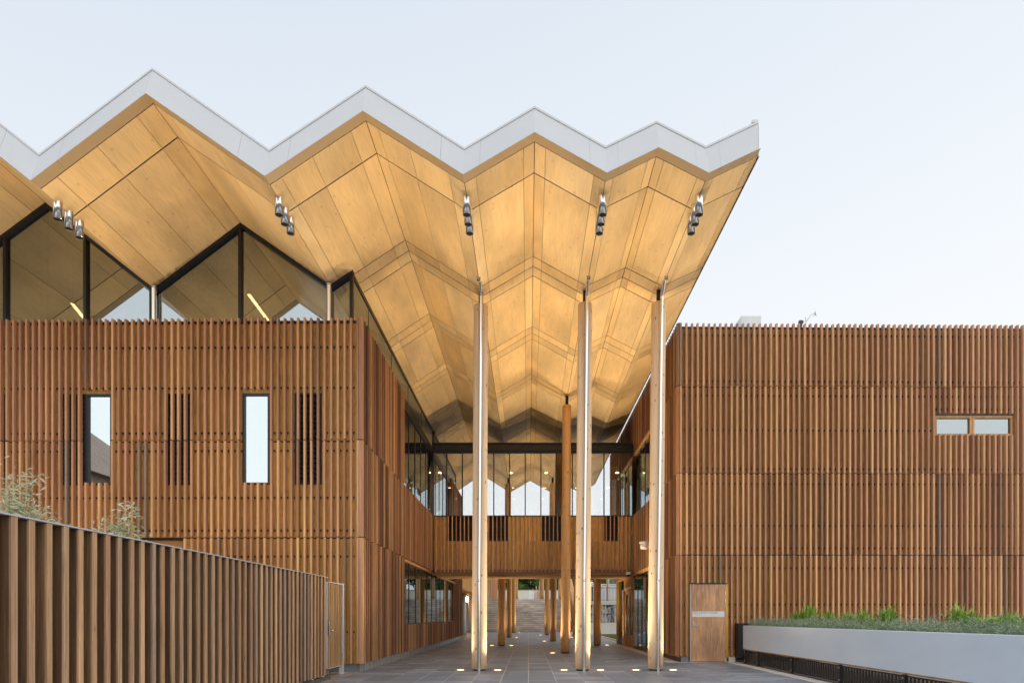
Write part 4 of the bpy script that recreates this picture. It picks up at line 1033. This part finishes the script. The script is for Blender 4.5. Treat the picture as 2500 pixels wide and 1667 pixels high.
def leaf_blob(mb, c, rx, ry_, rz, n, s):
    for i in range(n):
        while True:
            a, b, d = (random.uniform(-1, 1) for _ in range(3))
            r2 = a * a + b * b + d * d
            if .15 < r2 < 1: break
        p = Vector((c[0] + a * rx, c[1] + b * ry_, c[2] + d * rz))
        u = Vector((random.uniform(-1, 1), random.uniform(-1, 1), random.uniform(-.6, .6))).normalized() * s * random.uniform(.6, 1.3)
        w = u.cross(Vector((random.uniform(-1, 1), random.uniform(-1, 1), random.uniform(-1, 1)))).normalized() * s * .38
        mb.quad(p - u, p - w, p + u, p + w)
def tree(x, y, z, h, r, lab, n=9000, s=.24):
    c = thing('tree', lab, 'tree', (x, y, z), 'trees behind the boundary wall')
    tk = MB(); tk.tube([(x, y, z), (x + .1, y, z + h * .3), (x - .1, y, z + h * .6), (x, y, z + h * .9)], [.22, .18, .12, .04], 10)
    for i in range(6):
        a = random.uniform(0, 6.28); hh = h * random.uniform(.3, .6)
        tk.tube([(x, y, z + hh), (x + math.cos(a) * r * .4, y + math.sin(a) * r * .4, z + hh + h * .13), (x + math.cos(a) * r * .75, y + math.sin(a) * r * .75, z + hh + h * .2)], [.08, .05, .02], 6)
    tk.build('trunk', M['bark'], c, smooth=True)
    cr_ = MB()
    for i in range(16):
        a = random.uniform(0, 6.28); q = random.uniform(.15, .85) * r; hh = z + h * random.uniform(.28, .92)
        k_ = r * random.uniform(.28, .45)
        leaf_blob(cr_, (x + math.cos(a) * q, y + math.sin(a) * q, hh), k_, k_, k_ * .75, n // 16, s)
    cr_.build('crown', M['leaf_dark'], c)
for i, (x, y, h, r, d) in enumerate([(-13, 86, 9, 4.5, 'far left of the passage view'), (-6.5, 84, 8.5, 4, 'left of the stairs view'), (-1.2, 85, 9, 4, 'left of centre above the stairs'), (3.8, 84, 8.5, 4, 'right of centre above the stairs'),
                                    (9.5, 83, 9, 4.5, 'above the mural wall, left one'), (15.5, 76, 9, 4.5, 'above the mural wall, right one'), (1.2, 82, 6.5, 3.2, 'low one in the centre of the passage view'), (-3.6, 82, 6, 3, 'low one behind the left row of columns'), (10.2, 68, 6.5, 3, 'nearest one, behind the pale fence')]):
    tree(x, y, 3.0, h, r * 1.25, 'leafy green tree behind the walls, ' + d)

# ================================================================== SLATTED FENCE AND GATE (left foreground)
FN = thing('slatted_fence', 'weathered timber slatted fence with pale metal top trim, left foreground', 'fence', (-4.2, 9, 0))
FX = -4.20
fm = boxmesh('slat', M['fence_shaded'], .126, .062, 2.03)
fb = boxmesh('added_lit_strip', M['fence_lit'], .022, .064, 2.03)  # added pale strip: lit slat face in colour, shaded side on the slat behind
y = 3.9
yend = 12.84
while y < yend:
    jx, jy = random.uniform(-.004, .004), random.uniform(-.005, .005)
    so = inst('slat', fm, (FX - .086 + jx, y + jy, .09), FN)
    inst('added_lit_strip', fb, (FX - .0115 + jx, y + jy, .09), FN)
    y += .187
bd = MB()
y = 3.8
bm_ = boxmesh('backing_board', M['fence_shaded'], .025, .185, 2.03)  # shade-coloured timber again, so the gaps look darker
y = 3.9 + .0935
while y < yend - .05:
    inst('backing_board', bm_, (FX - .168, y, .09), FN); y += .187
MB().box(FX - .18, FX + .006, 3.7, yend + .03, 2.122, 2.135).build('top_trim', M['galv'], FN)
MB().box(FX - .3, FX + .05, 3.7, 12.9, -.05, .06).build('kerb', M['kerb'], FN, bevel=.006)
for k_ in range(14): MB().box(FX - .1, FX - .02, 4.2 + k_ * .65, 4.26 + k_ * .65, .061, .089).build('packer', M['galv'], FN)
GT = thing('slatted_gate', 'narrow timber slatted gate in a galvanised frame at the fence end', 'gate', (-4.25, 13.4, .2))
GX = -4.27
MB().box(GX - .02, GX + .02, 13.0, 13.02, .2, 2.045).box(GX - .02, GX + .02, 13.94, 13.96, .2, 2.045).box(GX - .02, GX + .05, 13.02, 13.94, 2.03, 2.045).box(GX - .02, GX + .05, 13.02, 13.94, .2, .215).build('gate_frame', M['galv'], GT)
gs = boxmesh('slat', wood('gate_timber', [(0, (0.46, 0.27, 0.13)), (1, (0.60, 0.38, 0.19))], grain=(45, 45, 1.2), dark=.5, checks=.6), .07, .04, 1.81)
for k_ in range(8): inst('slat', gs, (GX + .012, 13.07 + k_ * .118, .217), GT)
MB().box(GX - .03, GX - .024, 13.02, 13.94, .215, 2.03).build('backing_sheet', M['fence_shaded'], GT)
MB().box(GX - .03, GX + .06, 13.965, 14.03, 0, 2.06).build('gate_post', M['galv'], GT)
for z in (.42, 1.88): MB().box(GX + .061, GX + .07, 13.9, 14.0, z - .07, z + .07).build('hinge', M['galv'], GT)
MB().box(GX + .051, GX + .057, 13.0, 13.05, .92, 1.2).build('lock_plate', M['steel_dull'], GT)
MB().tube([(GX + .06, 13.03, 1.02), (GX + .13, 13.03, 1.02), (GX + .13, 13.16, 1.02)], .012, 10).build('lever_handle', M['steel'], GT, smooth=True)

# shrubs behind the fence
def shrub(x, y, base, top, spread, n, lab, ls=.05):
    c = thing('shrub', lab, 'shrub', (x, y, base), 'pale shrubs behind the slatted fence')
    st = MB(); lf = MB()
    for i in range(7):
        a = random.uniform(0, 6.28); q = random.uniform(.2, 1) * spread; zt = base + (top - base) * random.uniform(.72, 1.0)
        tip = Vector((x + math.cos(a) * q, y + math.sin(a) * q, zt))
        mid = Vector((x + math.cos(a) * q * .4, y + math.sin(a) * q * .4, base + (zt - base) * .55))
        st.tube([(x, y, base), mid, tip], [.015, .01, .004], 6)
        for k_ in range(n // 7):
            t = random.random() ** .7; p = mid.lerp(tip, .25 + .8 * t) + Vector((random.gauss(0, .09), random.gauss(0, .09), random.gauss(0, .07)))
            u = Vector((random.uniform(-1, 1), random.uniform(-1, 1), random.uniform(-.35, .6))).normalized() * ls * random.uniform(.7, 1.4)
            w = u.cross(Vector((random.uniform(-1, 1), random.uniform(-1, 1), random.uniform(.2, 1)))).normalized() * ls * .22
            lf.quad(p - u, p - w, p + u, p + w)
    st.build('stems', M['stem'], c, smooth=True); lf.build('foliage', M['leaf_pale'], c)
structure(MB().box(-13.5, FX - .31, 3.5, 13.9, -.05, .5), 'garden_bed', M['soil'])
shrub(-6.05, 9.2, .5, 3.12, .26, 1500, 'tallest pale grey green shrub above the fence, below the first tall window', .055)
shrub(-6.9, 8.2, .5, 3.25, .27, 1100, 'pale leafy shrub above the fence at the left edge')
shrub(-6.88, 8.6, .5, 3.02, .15, 800, 'small pale shrub sprig between the other two above the fence')

# ================================================================== PLANTER, LOW RAILING
PL = thing('concrete_planter', 'long smooth grey planter wall with planting, right foreground', 'planter', (7, 12, .4))
PX = 6.06
MB().hexa([(PX, 5.0, .40), (PX + .12, 5.0, .40), (PX + .12, 17.54, .40), (PX, 17.54, .40), (PX, 5.0, 1.075), (PX + .12, 5.0, 1.075), (PX + .12, 17.54, 1.055), (PX, 17.54, 1.055)]).build('front_wall', M['planter'], PL, bevel=.006)
MB().box(PX + .121, 8.6, 5.0, 17.54, .42, 1.0).build('soil_bed', M['soil'], PL)
MB().box(8.601, 8.7, 5.0, 17.54, .42, 1.06).build('rear_wall', M['planter'], PL)
MB().box(PX + .02, PX + .3, 5.0, 17.5, .372, .398).build('timber_underside', M['timber'], PL)
MB().box(PX + .3, 6.5, 17.3, 17.6, 0, .37).build('end_pier', M['cream'], PL)
LR = thing('low_black_railing', 'low black steel balustrade running under the grey planter wall', 'railing', (6.0, 12, 0))
RLX = PX + .03
for y in (17.25, 16.3, 14.2, 12.0, 9.95, 7.9):
    po = MB().box(RLX - .02, RLX + .03, y - .04, y + .04, 0.0, .368).build('post', M['black'], LR)
    for z in (.07, .31): sub(MB().tube([(RLX - .021, y, z), (RLX - .03, y, z)], .014, 10).build('bolt', M['steel_dull']), po)
MB().box(RLX, RLX + .02, 5.0, 17.2, .33, .355).box(RLX, RLX + .02, 5.0, 17.2, .03, .055).build('rails', M['black'], LR)
pk = MB().box(-.006, .006, -.022, .022, 0, .274).mesh('bar'); pk.materials.append(M['beam'])
y = 6.0
while y < 17.2:
    inst('bar', pk, (RLX + .01, y, .0555), LR); y += .10
structure(MB().box(PX + .07, 8.7, 5, 17.5, -.055, -.045), 'ramp_floor', M['kerb'])
MB().box(PX - .06, PX - .01, 5.0, 17.25, -.03, .012).build('base_strip', M['kerb'], LR)

# strap leaved tufts and creeping ground cover
TU = [(7.0, 16.0), (7.0, 15.3), (7.05, 14.45), (7.0, 13.4), (6.95, 12.75), (7.0, 11.95), (7.1, 10.05), (7.05, 9.35), (7.0, 8.95), (6.95, 8.45), (7.1, 15.8), (7.0, 12.4), (7.0, 9.65)]
names = ['farthest by the facade', 'second farthest', 'third farthest', 'fourth from the facade end', 'fifth from the facade end', 'last before the gap in the planting', 'first after the gap in the planting', 'second after the gap', 'third after the gap', 'cut by the right frame edge',
         'small one touching the farthest tuft', 'small one between the middle tufts', 'small one just after the gap']
for (x, y), nm in zip(TU, names):
    h = .58 * (y / 14) ** .6
    if 'small' in nm: h *= .75
    c = MB(); hv = random.uniform(.75, 1.15)
    for i in range(170):
        a = random.uniform(0, 6.28); L_ = h * random.uniform(.45, 1.25) * hv; lean = random.uniform(.15, .95); w = .012
        bx, by = x + random.gauss(0, .06), y + random.gauss(0, .07)
        dx, dy = math.cos(a), math.sin(a); px_, py_ = -dy * w, dx * w
        p0 = Vector((bx, by, 1.0)); p1 = p0 + Vector((dx * lean * L_ * .35, dy * lean * L_ * .35, L_ * .6)); p2 = p0 + Vector((dx * lean * L_ * .9, dy * lean * L_ * .9, L_ * (1 - .45 * lean)))
        q = Vector((px_, py_, 0)); n0 = len(c.v)
        c.v += [tuple(p0 - q), tuple(p0 + q), tuple(p1 + q), tuple(p1 - q), tuple(p2)]; c.f += [(n0, n0 + 1, n0 + 2, n0 + 3), (n0 + 3, n0 + 2, n0 + 4)]
    tt = thing('strap_leaf_tuft', 'bright green strap leaf tuft in the planter, ' + nm, 'plant', (x, y, 1.0), 'strap leaf tufts in the planter')
    c.build('foliage', M['leaf_strap'], tt)
gc = MB()
for i in range(3600):
    y = random.uniform(7.2, 17.3); x = random.uniform(PX + .14, 7.9)
    if random.random() < .55: x = PX + .14 + abs(random.gauss(0, .35))
    if abs(y - 11.3) < .22 and random.random() < .9: continue
    if abs(y - 9.95 ) < .06: continue
    hh = random.uniform(.08, .30) * (.7 + .5 * math.sin(y * 3.1 + x * 2) ** 2)
    lean = Vector((random.uniform(-.5, .5), random.uniform(-.5, .5), 1)).normalized()
    for k_ in range(10):
        p = Vector((x, y, 1.0)) + lean * hh * (k_ + 1) / 10
        u = Vector((random.uniform(-1, 1), random.uniform(-1, 1), random.uniform(0, .9))).normalized() * .036
        w = u.cross(Vector((random.uniform(-1, 1), random.uniform(-1, 1), random.uniform(-1, 1)))).normalized() * .0075
        gc.quad(p - w, p + u - w * .5, p + u * 1.7, p + u + w)
gc.build('creeping_ground_cover', M['leaf_grey'], label='grey green creeping ground cover filling the planter', cat='ground cover', kind='stuff')

# matrix/render settings
sc.cycles.max_bounces = 10; sc.cycles.transparent_max_bounces = 16; sc.cycles.sample_clamp_indirect = 6.0
sc.cycles.caustics_reflective = False; sc.cycles.caustics_refractive = False
